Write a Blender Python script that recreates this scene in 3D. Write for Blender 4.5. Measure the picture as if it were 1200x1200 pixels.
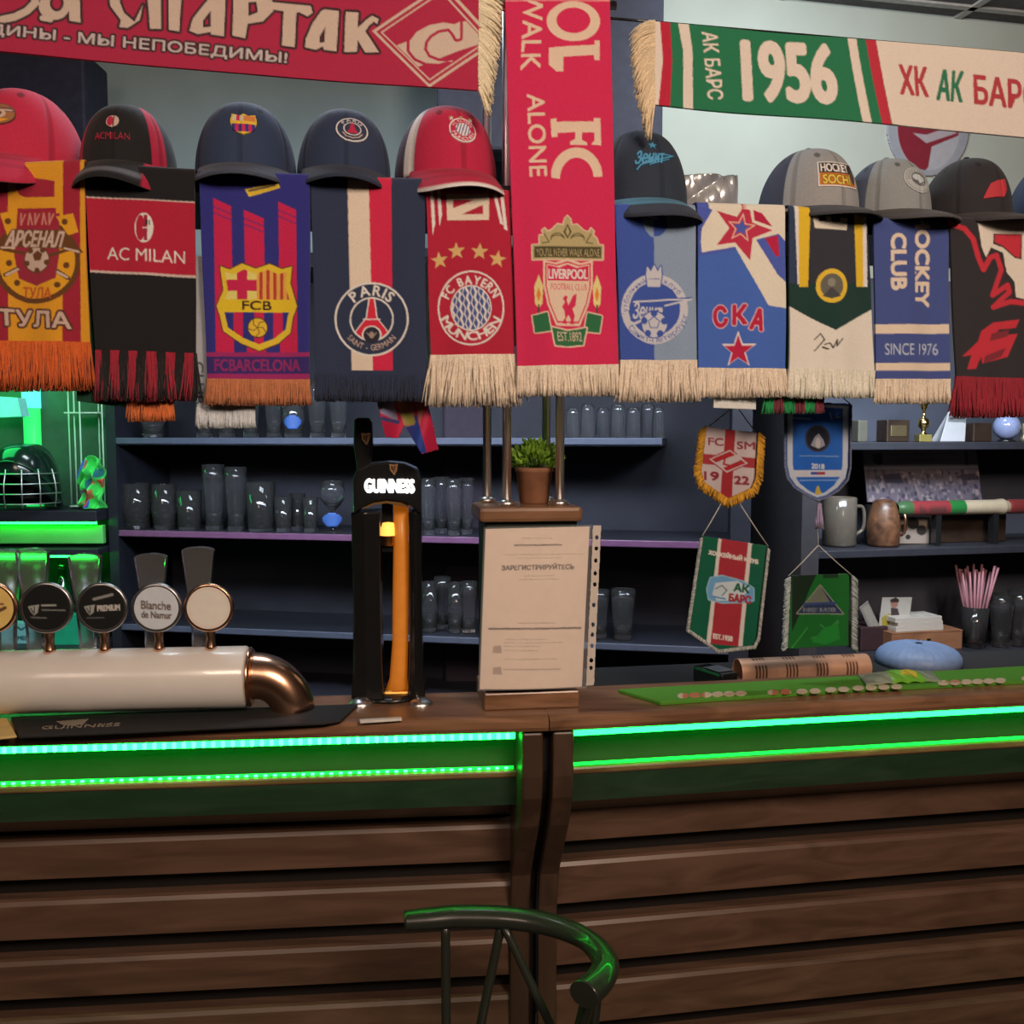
import bpy, bmesh, math, random
import numpy as np
from mathutils import Vector, Matrix, Euler
random.seed(7); RNG = np.random.default_rng(7)
for o in list(bpy.data.objects): bpy.data.objects.remove(o)
SC = bpy.context.scene
COL = SC.collection
# ------------------------------------------------------------------ camera
FPX = 1156.0; PITCH = math.radians(4.45); CAMZ = 1.6
cd = bpy.data.cameras.new('camera'); cd.sensor_width = 36; cd.lens = 36*FPX/1200; cd.clip_start = 0.02
cam = bpy.data.objects.new('camera', cd); COL.objects.link(cam)
cam.location = (0, 0, CAMZ); cam.rotation_euler = (math.pi/2-PITCH, 0, 0)
SC.camera = cam
SC.view_settings.view_transform = 'Standard'; SC.view_settings.look = 'None'
SC.view_settings.gamma = 1.0; SC.view_settings.use_curve_mapping = False
SC.view_settings.exposure = 0.0
SC.cycles.caustics_reflective = False; SC.cycles.caustics_refractive = False
SC.cycles.sample_clamp_indirect = 4.0; SC.cycles.max_bounces = 10; SC.cycles.transmission_bounces = 10; SC.cycles.transparent_max_bounces = 12
# ------------------------------------------------------------------ light
W = bpy.data.worlds.new('dim_room_air'); SC.world = W; W.use_nodes = True
W.node_tree.nodes['Background'].inputs[0].default_value = (0.55, 0.6, 0.7, 1)
W.node_tree.nodes['Background'].inputs[1].default_value = 0.015
def area(name, loc, target, size, power, color, sy=None, spread=None):
    l = bpy.data.lights.new(name, 'AREA'); l.energy = power; l.color = color; l.size = size
    if sy: l.shape = 'RECTANGLE'; l.size_y = sy
    if spread: l.spread = spread
    o = bpy.data.objects.new(name, l); COL.objects.link(o); o.location = loc
    o.rotation_euler = (Vector(target)-Vector(loc)).to_track_quat('-Z', 'Y').to_euler()
    return o
# warm lamps on the guests' side, cool lamps over the bar aisle, plus added fills
area('warm_ceiling_lamp', (0.95, -0.55, 2.72), (0.35, 1.6, 1.78), 0.7, 52, (1.0, 0.74, 0.56))
area('warm_ceiling_lamp', (-1.0, -0.7, 2.72), (-0.3, 1.6, 1.65), 0.8, 13, (1.0, 0.74, 0.58))
area('room_fill_light', (0.0, -0.9, 2.85), (0.0, -0.4, 0.0), 2.6, 24, (1.0, 0.80, 0.66), 1.6)  # unseen wide fill, added to lift the dark parts of the room
area('cool_aisle_lamp', (0.72, 2.28, 2.78), (0.95, 3.0, 2.0), 0.55, 7.5, (0.82, 0.95, 1.0), 0.3)
area('cool_aisle_lamp', (-0.45, 2.2, 2.78), (-0.45, 2.15, 1.2), 0.6, 10.0, (0.78, 0.9, 1.0), 0.3)
area('cool_shelf_fill', (-0.35, 1.95, 1.90), (-0.40, 2.80, 1.35), 1.5, 9, (0.80, 0.88, 1.0), 0.12, math.radians(110))  # both shelf lights are unseen fills, added to brighten panels and glasses
area('cool_shelf_fill', (0.95, 2.06, 1.90), (0.98, 2.70, 1.35), 0.6, 5, (0.82, 0.90, 1.0), 0.12, math.radians(110))

# ------------------------------------------------------------------ projection helpers: photo pixel -> point on a real plane
cP, sP = math.cos(PITCH), math.sin(PITCH)
def ray(px, py):
    px = np.asarray(px, float); py = np.asarray(py, float)
    a = (px-600)/FPX; b = (600-py)/FPX
    return a, cP+b*sP, -sP+b*cP
class Frame:                       # a vertical plane: origin, direction along it, inward normal
    def __init__(s, p, q):
        s.o = np.array(p, float); d = np.array(q, float)-s.o; s.u = d/np.linalg.norm(d)
        s.n = np.array([-s.u[1], s.u[0]])
        s.ang = math.atan2(s.u[1], s.u[0])
    def hit(s, px, py, d=0.0):
        rx, ry, rz = ray(px, py)
        k = (s.o@s.n + d)/(rx*s.n[0]+ry*s.n[1])
        return np.stack(np.broadcast_arrays(rx*k, ry*k, CAMZ+rz*k), -1)
    def P(s, a, d, z):
        p = s.o+s.u*a+s.n*d
        return Vector((p[0], p[1], z))
    def sd(s, p):
        v = np.array(p[:2])-s.o
        return float(v@s.u), float(v@s.n)
    @property
    def N3(s): return np.array([s.n[0], s.n[1], 0.0])
    @property
    def U3(s): return np.array([s.u[0], s.u[1], 0.0])
def at_z(px, py, z):
    rx, ry, rz = ray(px, py); k = (z-CAMZ)/rz
    return Vector((float(rx*k), float(ry*k), z))
def at_y(px, py, Y):
    rx, ry, rz = ray(px, py); k = Y/ry
    return Vector((float(rx*k), Y, float(CAMZ+rz*k)))
CORN = (0.062, 1.60)
FL = Frame(CORN, (CORN[0]+0.852, CORN[1]+0.08))      # left run of the bar (a < 0)
FR = Frame(CORN, (0.91, 1.75))                        # right run of the bar (a > 0)
FB = Frame((-1.159, 2.85), (0.545, 2.52))             # glass shelves behind the bar
FT = Frame((0.69, 2.50), (1.376, 2.66))               # trophy shelves
FP = Frame(CORN, (CORN[0]+0.99, CORN[1]+0.130))       # corner post
def FX(px): return FL if px < 606 else FR

# ------------------------------------------------------------------ materials (all procedural)
def lin(c):
    c = np.asarray(c, float)/255.0
    return np.where(c <= 0.04045, c/12.92, ((c+0.055)/1.055)**2.4)
LW = np.array([0.76, 0.57, 0.45])
def K(r, g, b):                    # colour of the cloth itself, from how it looks under the warm lamps
    return tuple(np.clip(lin((r, g, b))/LW, 0.004, 0.86))
def S(r, g, b): return tuple(lin((r, g, b)))
MATS = {}
def mat(name, col=(.5, .5, .5), rough=.5, metal=0., bump=0., scale=40., var=.12, trans=0., emit=None, estr=0., ior=1.45, coat=0., attr=None, stretch=None, alpha=1., sheen=0.):
    if name in MATS: return MATS[name]
    m = bpy.data.materials.new(name); m.use_nodes = True; nt = m.node_tree; nd = nt.nodes; b = nd['Principled BSDF']
    tc = nd.new('ShaderNodeTexCoord'); mp = nd.new('ShaderNodeMapping'); nt.links.new(tc.outputs['Object'], mp.inputs[0])
    if stretch: mp.inputs['Scale'].default_value = stretch
    nz = nd.new('ShaderNodeTexNoise'); nz.inputs['Scale'].default_value = scale; nz.inputs['Detail'].default_value = 4
    nt.links.new(mp.outputs[0], nz.inputs['Vector'])
    mx = nd.new('ShaderNodeMixRGB'); mx.blend_type = 'MULTIPLY'; mx.inputs[0].default_value = 1
    rp = nd.new('ShaderNodeMapRange'); rp.inputs[1].default_value = .3; rp.inputs[2].default_value = .7; rp.inputs[3].default_value = 1-var; rp.inputs[4].default_value = 1+var*.6
    nt.links.new(nz.outputs[0], rp.inputs[0]); nt.links.new(rp.outputs[0], mx.inputs[2])
    if attr:
        at = nd.new('ShaderNodeAttribute'); at.attribute_name = attr; nt.links.new(at.outputs['Color'], mx.inputs[1])
    else: mx.inputs[1].default_value = (*col[:3], 1)
    nt.links.new(mx.outputs[0], b.inputs['Base Color'])
    b.inputs['Roughness'].default_value = rough; b.inputs['Metallic'].default_value = metal
    b.inputs['IOR'].default_value = ior; b.inputs['Transmission Weight'].default_value = trans
    b.inputs['Coat Weight'].default_value = coat; b.inputs['Alpha'].default_value = alpha
    b.inputs['Sheen Weight'].default_value = sheen
    if emit is not None:
        b.inputs['Emission Color'].default_value = (*emit, 1); b.inputs['Emission Strength'].default_value = estr
    if bump:
        bp = nd.new('ShaderNodeBump'); bp.inputs['Strength'].default_value = bump; bp.inputs['Distance'].default_value = .002
        nt.links.new(nz.outputs[0], bp.inputs['Height']); nt.links.new(bp.outputs[0], b.inputs['Normal'])
    MATS[name] = m; return m
def wood(name, dark, light, rough=.4, scale=3., ax=(1, 14, 14), coat=.15):
    if name in MATS: return MATS[name]
    m = bpy.data.materials.new(name); m.use_nodes = True; nt = m.node_tree; nd = nt.nodes; b = nd['Principled BSDF']
    tc = nd.new('ShaderNodeTexCoord'); mp = nd.new('ShaderNodeMapping'); mp.inputs['Scale'].default_value = ax
    nz = nd.new('ShaderNodeTexNoise'); nz.inputs['Scale'].default_value = scale; nz.inputs['Detail'].default_value = 8; nz.inputs['Distortion'].default_value = 1.2
    cr = nd.new('ShaderNodeValToRGB'); cr.color_ramp.elements[0].position = .32; cr.color_ramp.elements[1].position = .7
    cr.color_ramp.elements[0].color = (*dark, 1); cr.color_ramp.elements[1].color = (*light, 1)
    bp = nd.new('ShaderNodeBump'); bp.inputs['Strength'].default_value = .25; bp.inputs['Distance'].default_value = .002
    L = nt.links.new
    L(tc.outputs['Object'], mp.inputs[0]); L(mp.outputs[0], nz.inputs['Vector']); L(nz.outputs[0], cr.inputs[0]); L(cr.outputs[0], b.inputs['Base Color'])
    L(nz.outputs[0], bp.inputs['Height']); L(bp.outputs[0], b.inputs['Normal'])
    b.inputs['Roughness'].default_value = rough; b.inputs['Coat Weight'].default_value = coat; b.inputs['Coat Roughness'].default_value = .25
    MATS[name] = m; return m
KNIT = mat('knitted_wool', rough=.95, bump=.5, scale=700, var=.10, attr='Col', sheen=.15)
YARN = mat('fringe_yarn', rough=.9, bump=0, scale=300, var=.18, attr='Col', sheen=.2)
PRINT = mat('printed_surface', rough=.55, scale=60, var=.04, attr='Col')
SATIN = mat('printed_satin', rough=.38, scale=50, var=.06, bump=.15, attr='Col', sheen=.1)
CAPM = mat('cap_cotton', rough=.85, bump=.35, scale=500, var=.12, attr='Col', sheen=.1)
EMB = mat('embroidery', rough=.7, bump=.3, scale=800, var=.08, attr='Col')

# ------------------------------------------------------------------ mesh helpers
def tag(o, label=None, cat=None, group=None, kind=None):
    if label: o['label'] = label
    if cat: o['category'] = cat
    if group: o['group'] = group
    if kind: o['kind'] = kind
    return o
def thing(name, loc, label, cat, group=None, rz=0):
    o = bpy.data.objects.new(name, None); o.empty_display_size = .05; COL.objects.link(o)
    o.location = loc; o.rotation_euler = (0, 0, rz)
    return tag(o, label, cat, group)
def link(name, me, parent=None, loc=None):
    o = bpy.data.objects.new(name, me); COL.objects.link(o)
    if parent is not None: o.parent = parent
    elif loc is not None: o.location = loc
    return o
class MB:
    """collects shapes in world (or local) coordinates; build() makes ONE mesh object"""
    def __init__(s): s.v = []; s.f = []; s.sm = []
    def add(s, vs, fs, smooth=False, M=None):
        b = len(s.v)
        for v in vs:
            v = Vector(v); s.v.append(M@v if M is not None else v)
        for f in fs: s.f.append([i+b for i in f]); s.sm.append(smooth)
        return s
    def box(s, c, d, M=None, bev=0.):
        bm = bmesh.new(); bmesh.ops.create_cube(bm, size=1)
        for v in bm.verts: v.co = Vector((v.co.x*d[0], v.co.y*d[1], v.co.z*d[2]))
        if bev: bmesh.ops.bevel(bm, geom=bm.edges[:], offset=min(bev, .45*min(d)), segments=2, affect='EDGES', profile=.5)
        for v in bm.verts: v.co += Vector(c)
        return s.bm(bm, M)
    def bm(s, bm, M=None, smooth=False):
        bm.verts.index_update()
        s.add([v.co.copy() for v in bm.verts], [[v.index for v in f.verts] for f in bm.faces], smooth, M); bm.free(); return s
    def fbox(s, F, a0, a1, d0, d1, z0, z1, bev=0.):
        M = Matrix.Translation((F.o[0], F.o[1], 0))@Matrix.Rotation(F.ang, 4, 'Z')
        return s.box(((a0+a1)/2, (d0+d1)/2, (z0+z1)/2), (abs(a1-a0), abs(d1-d0), abs(z1-z0)), M, bev)
    def lathe(s, prof, c=(0, 0, 0), n=24, M=None, cap=False):
        vs = []; fs = []
        for r, z in prof:
            for k in range(n):
                t = 2*math.pi*k/n; vs.append((c[0]+r*math.cos(t), c[1]+r*math.sin(t), c[2]+z))
        for i in range(len(prof)-1):
            for k in range(n):
                a = i*n+k; b = i*n+(k+1) % n; fs.append([a, b, b+n, a+n])
        if cap: fs.append(list(range(n))[::-1]); fs.append([(len(prof)-1)*n+k for k in range(n)])
        return s.add(vs, fs, True, M)
    def tube(s, pts, r, n=10, cap=True, rs=None, sx=1.):
        pts = [Vector(p) for p in pts]; vs = []; fs = []
        up = Vector((0, 0, 1)); prev = None
        for i, p in enumerate(pts):
            t = (pts[min(i+1, len(pts)-1)]-pts[max(i-1, 0)]).normalized()
            if prev is None:
                x = t.cross(up) if abs(t.dot(up)) < .95 else t.cross(Vector((1, 0, 0)))
            else: x = prev-t*prev.dot(t)
            x.normalize(); prev = x; y = t.cross(x)
            rr = rs[i] if rs else r
            for k in range(n):
                a = 2*math.pi*k/n; vs.append(p+x*(rr*sx*math.cos(a))+y*(rr*math.sin(a)))
        for i in range(len(pts)-1):
            for k in range(n):
                a = i*n+k; b = i*n+(k+1) % n; fs.append([a, b, b+n, a+n])
        s.add(vs, fs, True)
        if cap:
            m = len(pts)-1
            s.add([vs[k] for k in range(n)], [list(range(n))[::-1]]); s.add([vs[m*n+k] for k in range(n)], [list(range(n))])
        return s
    def prism(s, poly, fn, t0, t1):
        """poly of 2D points swept between t0 and t1 by fn(x, y, t)"""
        n = len(poly)
        vs = [fn(x, y, t0) for x, y in poly]+[fn(x, y, t1) for x, y in poly]
        fs = [[i, (i+1) % n, (i+1) % n+n, i+n] for i in range(n)]+[list(range(n))[::-1], list(range(n, 2*n))]
        return s.add(vs, fs)
    def build(s, name, m, parent=None, loc=None, bevel=0., subsurf=0):
        off = parent.location if parent is not None and parent.parent is None else (loc if loc is not None else None)
        me = bpy.data.meshes.new(name)
        if parent is not None:
            off = Vector((0, 0, 0)); p = parent; ang = 0
            R = Matrix.Identity(4)
            chain = []
            while p is not None: chain.append(p); p = p.parent
            for p in reversed(chain): R = R@Matrix.LocRotScale(p.location, p.rotation_euler, p.scale)
            Ri = R.inverted(); vs = [Ri@v for v in s.v]
        elif loc is not None: vs = [v-Vector(loc) for v in s.v]
        else: vs = s.v
        me.from_pydata([tuple(v) for v in vs], [], s.f); me.polygons.foreach_set('use_smooth', s.sm); me.update()
        bm = bmesh.new(); bm.from_mesh(me); bmesh.ops.remove_doubles(bm, verts=bm.verts[:], dist=1e-6); bmesh.ops.recalc_face_normals(bm, faces=bm.faces[:]); bm.to_mesh(me); bm.free()
        me.materials.append(m)
        o = link(name, me, parent, loc)
        if bevel:
            md = o.modifiers.new('edge', 'BEVEL'); md.width = bevel; md.segments = 2; md.limit_method = 'ANGLE'
        if subsurf:
            md = o.modifiers.new('sub', 'SUBSURF'); md.levels = subsurf; md.render_levels = subsurf
        return o
def catmull(pts, n=8):
    pts = [Vector(p) for p in pts]; P = [pts[0]*2-pts[1]]+pts+[pts[-1]*2-pts[-2]]; out = []
    for i in range(1, len(P)-2):
        a, b, c, d = P[i-1:i+3]
        for k in range(n):
            t = k/n; out.append(.5*((2*b)+(c-a)*t+(2*a-5*b+4*c-d)*t*t+(3*b-a-3*c+d)*t**3))
    out.append(pts[-1]); return out

# ------------------------------------------------------------------ patterns: knitted, embroidered or printed cell by cell
_G = {}
def glyphs(s, bold):
    k = (s, bold)
    if k in _G: return _G[k]
    c = bpy.data.curves.new('letters', 'FONT'); c.body = s; c.size = 1; c.offset = bold; c.resolution_u = 4
    o = bpy.data.objects.new('letters', c); COL.objects.link(o)
    dg = bpy.context.evaluated_depsgraph_get(); e = o.evaluated_get(dg); me = e.to_mesh(); me.calc_loop_triangles()
    v = np.array([x.co[:2] for x in me.vertices]).reshape(-1, 2)
    t = np.array([x.vertices[:] for x in me.loop_triangles]).reshape(-1, 3)
    e.to_mesh_clear(); bpy.data.objects.remove(o); bpy.data.curves.remove(c)
    _G[k] = v[t] if len(t) else np.zeros((0, 3, 2)); return _G[k]
class Canvas:
    def __init__(s, x0, y0, x1, y1, bg, ss=3):
        s.x0, s.y0, s.ss = x0, y0, ss
        s.w = int((x1-x0)*ss); s.h = int((y1-y0)*ss)
        s.a = np.empty((s.h, s.w, 3)); s.a[:] = bg
        s.keep = np.ones((s.h, s.w), bool)
        s.clip = None
    def _p(s, pts): return (np.asarray(pts, float)-(s.x0, s.y0))*s.ss
    def blank(s): return np.zeros((s.h, s.w), bool)
    def mpoly(s, pts, m=None):
        p = s._p(pts); m = s.blank() if m is None else m
        xa = max(int(p[:, 0].min())-1, 0); xb = min(int(p[:, 0].max())+2, s.w); ya = max(int(p[:, 1].min())-1, 0); yb = min(int(p[:, 1].max())+2, s.h)
        if xa >= xb or ya >= yb: return m
        X = np.arange(xa, xb)+.5; Y = (np.arange(ya, yb)+.5)[:, None]
        ins = np.zeros((yb-ya, xb-xa), bool); n = len(p)
        for i in range(n):
            x1, y1 = p[i]; x2, y2 = p[(i+1) % n]
            if y1 == y2: continue
            c = ((y1 > Y) != (y2 > Y)) & (X < (x2-x1)*(Y-y1)/(y2-y1)+x1)
            ins ^= c
        m[ya:yb, xa:xb] |= ins; return m
    def mtri(s, T, m=None):
        m = s.blank() if m is None else m
        for t in T:
            p = (t-(s.x0, s.y0))*s.ss
            xa = max(int(p[:, 0].min()), 0); xb = min(int(p[:, 0].max())+2, s.w); ya = max(int(p[:, 1].min()), 0); yb = min(int(p[:, 1].max())+2, s.h)
            if xa >= xb or ya >= yb: continue
            X = np.arange(xa, xb)+.5; Y = (np.arange(ya, yb)+.5)[:, None]
            e = [(p[(i+1) % 3, 0]-p[i, 0])*(Y-p[i, 1])-(p[(i+1) % 3, 1]-p[i, 1])*(X-p[i, 0]) for i in range(3)]
            m[ya:yb, xa:xb] |= ((e[0] >= 0) & (e[1] >= 0) & (e[2] >= 0)) | ((e[0] <= 0) & (e[1] <= 0) & (e[2] <= 0))
        return m
    def mell(s, c, rx, ry=None, rot=0, n=64):
        ry = ry or rx; t = np.linspace(0, 2*math.pi, n, endpoint=False); x = rx*np.cos(t); y = ry*np.sin(t)
        return s.mpoly(np.stack([c[0]+x*math.cos(rot)-y*math.sin(rot), c[1]+x*math.sin(rot)+y*math.cos(rot)], -1))
    def mline(s, pts, w):
        m = s.blank(); pts = [np.array(p, float) for p in pts]
        for a, b in zip(pts[:-1], pts[1:]):
            d = b-a; L = np.hypot(*d)
            if L < 1e-6: continue
            q = np.array([-d[1], d[0]])/L*w/2; s.mpoly([a+q, b+q, b-q, a-q], m)
        for p in pts: m |= s.mell(p, w/2, n=10)
        return m
    def mtext(s, t, tl, tr, bl, bold=.0):
        T = glyphs(t, 0.)
        if len(T) == 0: return s.blank()
        if bold:
            a, b, e = (np.array(p, float) for p in (tl, tr, bl)); hh = np.hypot(*(e-a)); g = bold*hh
            ux = (b-a)/max(np.hypot(*(b-a)), 1e-6); uy = (e-a)/max(hh, 1e-6)
            return s.dil(s.mtext(t, a+ux*g+uy*g, b-ux*g+uy*g, e+ux*g-uy*g), g)
        mn = T.reshape(-1, 2).min(0); mxx = T.reshape(-1, 2).max(0)
        q = (T-mn)/(mxx-mn); tl, tr, bl = (np.array(p, float) for p in (tl, tr, bl))
        return s.mtri(bl+q[..., :1]*(tr-tl)+q[..., 1:]*(tl-bl))
    def marc(s, t, c, r, h, a0, a1, bold=.02, inside=False, wf=1.):
        """letters spread on a circle of radius r (baseline) from angle a0 to a1, degrees clockwise from the top"""
        m = s.blank(); ws = []
        for ch in t:
            T = glyphs(ch, 0.) if ch != ' ' else np.zeros((0, 3, 2))
            ws.append((T, T.reshape(-1, 2).min(0)[0], T.reshape(-1, 2).max(0)[0]) if len(T) else (T, 0, .3))
        gap = .12; tot = sum(w[2]-w[1] for w in ws)+gap*(len(ws)-1); x = 0
        for T, xa, xb in ws:
            mid = (x+(xb-xa)/2)/tot; x += xb-xa+gap
            if not len(T): continue
            an = math.radians(a0+(a1-a0)*mid)
            arc = abs(math.radians(a1-a0))*r; sx = arc/tot; sy = h/.7
            q = T-np.array([(xa+xb)/2, 0]); lx = q[..., 0]*sx*wf; ly = q[..., 1]*sy
            if inside:   # at the bottom of a crest, reading left to right
                ux, uy = math.sin(an), -math.cos(an)
                X = c[0]+ux*(r-ly)+uy*lx; Y = c[1]+uy*(r-ly)-ux*lx
            else:
                ux, uy = math.sin(an), -math.cos(an)
                X = c[0]+ux*(r+ly)+(-uy)*lx; Y = c[1]+uy*(r+ly)+ux*lx
            s.mtri(np.stack([X, Y], -1), m)
        return s.dil(m, bold*h) if bold else m
    def dil(s, m, r):
        R = int(round(r*s.ss)); o = m.copy()
        ys, xs = np.nonzero(m)
        if R < 1 or len(ys) == 0: return o
        y0, y1, x0, x1 = max(ys.min()-R, 0), min(ys.max()+R+1, s.h), max(xs.min()-R, 0), min(xs.max()+R+1, s.w)
        sub = np.pad(m[y0:y1, x0:x1], R); out = np.zeros((y1-y0, x1-x0), bool)
        for dy in range(-R, R+1):
            for dx in range(-R, R+1):
                if dx*dx+dy*dy <= R*R+1: out |= sub[R+dy:R+dy+y1-y0, R+dx:R+dx+x1-x0]
        o[y0:y1, x0:x1] |= out; return o
    def fill(s, m, col):
        if s.clip is not None: m = m & s.clip
        s.a[m] = col; return s
    def poly(s, pts, col): return s.fill(s.mpoly(pts), col)
    def rect(s, x0, y0, x1, y1, col): return s.poly([(x0, y0), (x1, y0), (x1, y1), (x0, y1)], col)
    def ell(s, c, rx, col, ry=None, rot=0): return s.fill(s.mell(c, rx, ry, rot), col)
    def line(s, pts, w, col): return s.fill(s.mline(pts, w), col)
    def text(s, t, tl, tr, bl, col, bold=.0, out=None, ow=1.):
        m = s.mtext(t, tl, tr, bl, bold)
        if out is not None: s.fill(s.dil(m, ow), out)
        return s.fill(m, col)
    def tbox(s, t, x0, y0, x1, y1, col, bold=0., out=None, ow=1.): return s.text(t, (x0, y0), (x1, y0), (x0, y1), col, bold, out, ow)
    def vtext(s, t, x0, y0, x1, y1, col, bold=0., out=None, ow=1.):   # reads downwards
        return s.text(t, (x1, y0), (x1, y1), (x0, y0), col, bold, out, ow)
    def star(s, c, r, col, ri=.40, rot=0, sx=1.): return s.poly(star_pts(c, r, ri, rot, sx), col)
    def cell(s, PX, PY):
        """mean colour of the pattern around each photo position"""
        k = s.ss; X = ((PX-s.x0)*k).astype(int); Y = ((PY-s.y0)*k).astype(int)
        acc = np.zeros(PX.shape+(3,)); h = k//2; n = 0
        for dy in range(-h, h+1):
            for dx in range(-h, h+1):
                acc += s.a[np.clip(Y+dy, 0, s.h-1), np.clip(X+dx, 0, s.w-1)]; n += 1
        return acc/n
    def kept(s, PX, PY):
        X = ((PX-s.x0)*s.ss).astype(int); Y = ((PY-s.y0)*s.ss).astype(int)
        ok = (X >= 0) & (Y >= 0) & (X < s.w) & (Y < s.h)
        return ok & s.keep[np.clip(Y, 0, s.h-1), np.clip(X, 0, s.w-1)]
def star_pts(c, r, ri=.40, rot=0, sx=1.):
    p = []
    for k in range(10):
        a = math.radians(rot)+math.pi*k/5; rr = r if k % 2 == 0 else r*ri
        p.append((c[0]+sx*rr*math.sin(a), c[1]-rr*math.cos(a)))
    return p
def grid_mesh(name, P, C, T, m, parent=None, keep=None, smooth=True):
    """a cloth or card: front grid P (ny,nx,3) with colours C, back at P+T, closed rim; keep = cells to retain"""
    ny, nx = P.shape[:2]
    if keep is None: keep = np.ones((ny-1, nx-1), bool)
    idx = np.arange(ny*nx).reshape(ny, nx); n = ny*nx
    a, b, c, d = idx[:-1, :-1], idx[:-1, 1:], idx[1:, 1:], idx[1:, :-1]
    fr = np.stack([a, d, c, b], -1)[keep]
    bk = np.stack([a, b, c, d], -1)[keep]+n
    pad = np.pad(keep, 1); side = []
    def sd(mask, p, q): side.append(np.stack([p[mask], q[mask], q[mask]+n, p[mask]+n], -1))
    sd(keep & ~pad[:-2, 1:-1], a, b); sd(keep & ~pad[2:, 1:-1], c, d); sd(keep & ~pad[1:-1, :-2], d, a); sd(keep & ~pad[1:-1, 2:], b, c)
    F = np.concatenate([fr, bk]+side)
    V = np.concatenate([P.reshape(-1, 3), (P+T).reshape(-1, 3)]); CC = np.concatenate([C.reshape(-1, 3)]*2)
    used = np.zeros(len(V), bool); used[F.ravel()] = True; mp = np.cumsum(used)-1
    V = V[used]; CC = CC[used]; F = mp[F]
    if parent is not None:
        q = parent; ch = []
        while q is not None: ch.append(q); q = q.parent
        R = Matrix.Identity(4)
        for q in reversed(ch): R = R@Matrix.LocRotScale(q.location, q.rotation_euler, q.scale)
        Ri = np.array(R.inverted()); V = V@Ri[:3, :3].T+Ri[:3, 3]
    me = bpy.data.meshes.new(name); me.vertices.add(len(V)); me.vertices.foreach_set('co', V.ravel())
    me.loops.add(F.size); me.loops.foreach_set('vertex_index', F.ravel().astype(np.int32))
    me.polygons.add(len(F)); me.polygons.foreach_set('loop_start', np.arange(0, F.size, 4, dtype=np.int32))
    sm = np.zeros(len(F), bool)
    if smooth: sm[:len(fr)] = True
    me.polygons.foreach_set('use_smooth', sm)
    me.update(calc_edges=True)
    at = me.color_attributes.new('Col', 'FLOAT_COLOR', 'POINT')
    at.data.foreach_set('color', np.concatenate([CC, np.ones((len(CC), 1))], 1).ravel().astype(np.float32))
    me.validate(); me.materials.append(m)
    return link(name, me, parent)
def bil(q, Sx, Ty):
    tl, tr, br, bl = (np.array(p, float) for p in q)
    return ((1-Sx)*(1-Ty))[..., None]*tl+(Sx*(1-Ty))[..., None]*tr+(Sx*Ty)[..., None]*br+((1-Sx)*Ty)[..., None]*bl
def strands(name, starts, dirs, lengths, width, cols, m, parent, droop=0., jit=.25, thick=.0012, out=None):
    """yarn fringe: each strand a tapered three-sided cord, all in one mesh"""
    V = []; F = []; C = []
    for p, d, L, c in zip(starts, dirs, lengths, cols):
        p = Vector(p); d = Vector(d).normalized()
        side = Vector((random.uniform(-1, 1), random.uniform(-1, 1), random.uniform(-.2, .2)))*jit
        d = (d+side*.35).normalized()
        x = d.cross(Vector((0, -1, 0))).normalized() if abs(d.y) < .9 else Vector((1, 0, 0))
        y = d.cross(x).normalized(); n = 5; b = len(V); w = width*random.uniform(.75, 1.25); q = p.copy(); v = d.copy()
        for k in range(n):
            t = k/(n-1); ww = w*(1-.45*t)
            V += [q+x*ww, q-x*ww*.6+y*thick*2, q-x*ww*.6-y*thick*2]; C += [c]*3
            if k < n-1:
                v = (v+Vector((random.uniform(-.12, .12)*jit*2, random.uniform(-.08, .08)*jit*2, -droop))).normalized(); q = q+v*(L/(n-1))
        for k in range(n-1):
            for j in range(3): F.append([b+3*k+j, b+3*k+(j+1) % 3, b+3*k+3+(j+1) % 3, b+3*k+3+j])
        F.append([b+3*(n-1), b+3*(n-1)+1, b+3*(n-1)+2])
    me = bpy.data.meshes.new(name)
    off = parent.location if parent is not None else Vector((0, 0, 0))
    me.from_pydata([tuple(v-off) for v in V], [], F); me.polygons.foreach_set('use_smooth', [True]*len(F))
    at = me.color_attributes.new('Col', 'FLOAT_COLOR', 'POINT')
    at.data.foreach_set('color', np.concatenate([np.array(C), np.ones((len(C), 1))], 1).ravel().astype(np.float32))
    me.materials.append(m); return link(name, me, parent)

# ================================================================== THE SETTING
M_WOODTOP = wood('oiled_oak', (.16, .080, .042), (.34, .18, .098), rough=.3, ax=(1.2, 10, 10), scale=2.5, coat=.3)
M_PLANK = wood('stained_pine', (.095, .052, .034), (.17, .098, .066), rough=.42, ax=(1, 12, 12), scale=2.2, coat=.15)
M_POST = wood('dark_post_wood', (.05, .028, .018), (.10, .058, .038), rough=.45, ax=(10, 10, 1), scale=2.2)
M_GLOSS = wood('gloss_board_green_spill', (.018, .040, .026), (.034, .062, .042), rough=.25, ax=(1, 9, 9), coat=.5)  # green LED spill on the undercut board is put into this colour
M_SHELF = mat('charcoal_laminate', S(34, 36, 46), .5, scale=30, var=.15, bump=.05)
M_SHELFEDGE = mat('grey_shelf_edge', S(80, 87, 106), .4, scale=30, var=.1)
M_BACKPANEL = mat('blackboard_panel', S(40, 42, 54), .65, scale=9, var=.25)
M_SLATE = mat('slate_panel', S(84, 90, 106), .7, scale=7, var=.2)
M_CHROME = mat('chrome', (.9, .9, .92), .33, 1.0, scale=20, var=.05)
M_STEEL = mat('brushed_steel', (.5, .5, .52), .3, 1.0, scale=90, var=.1)
M_COPPER = mat('polished_copper', (.95, .56, .37), .24, 1.0, scale=20, var=.06)
M_BLACK = mat('black_lacquer', (.012, .013, .014), .22, coat=.4, scale=20, var=.1)
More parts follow.
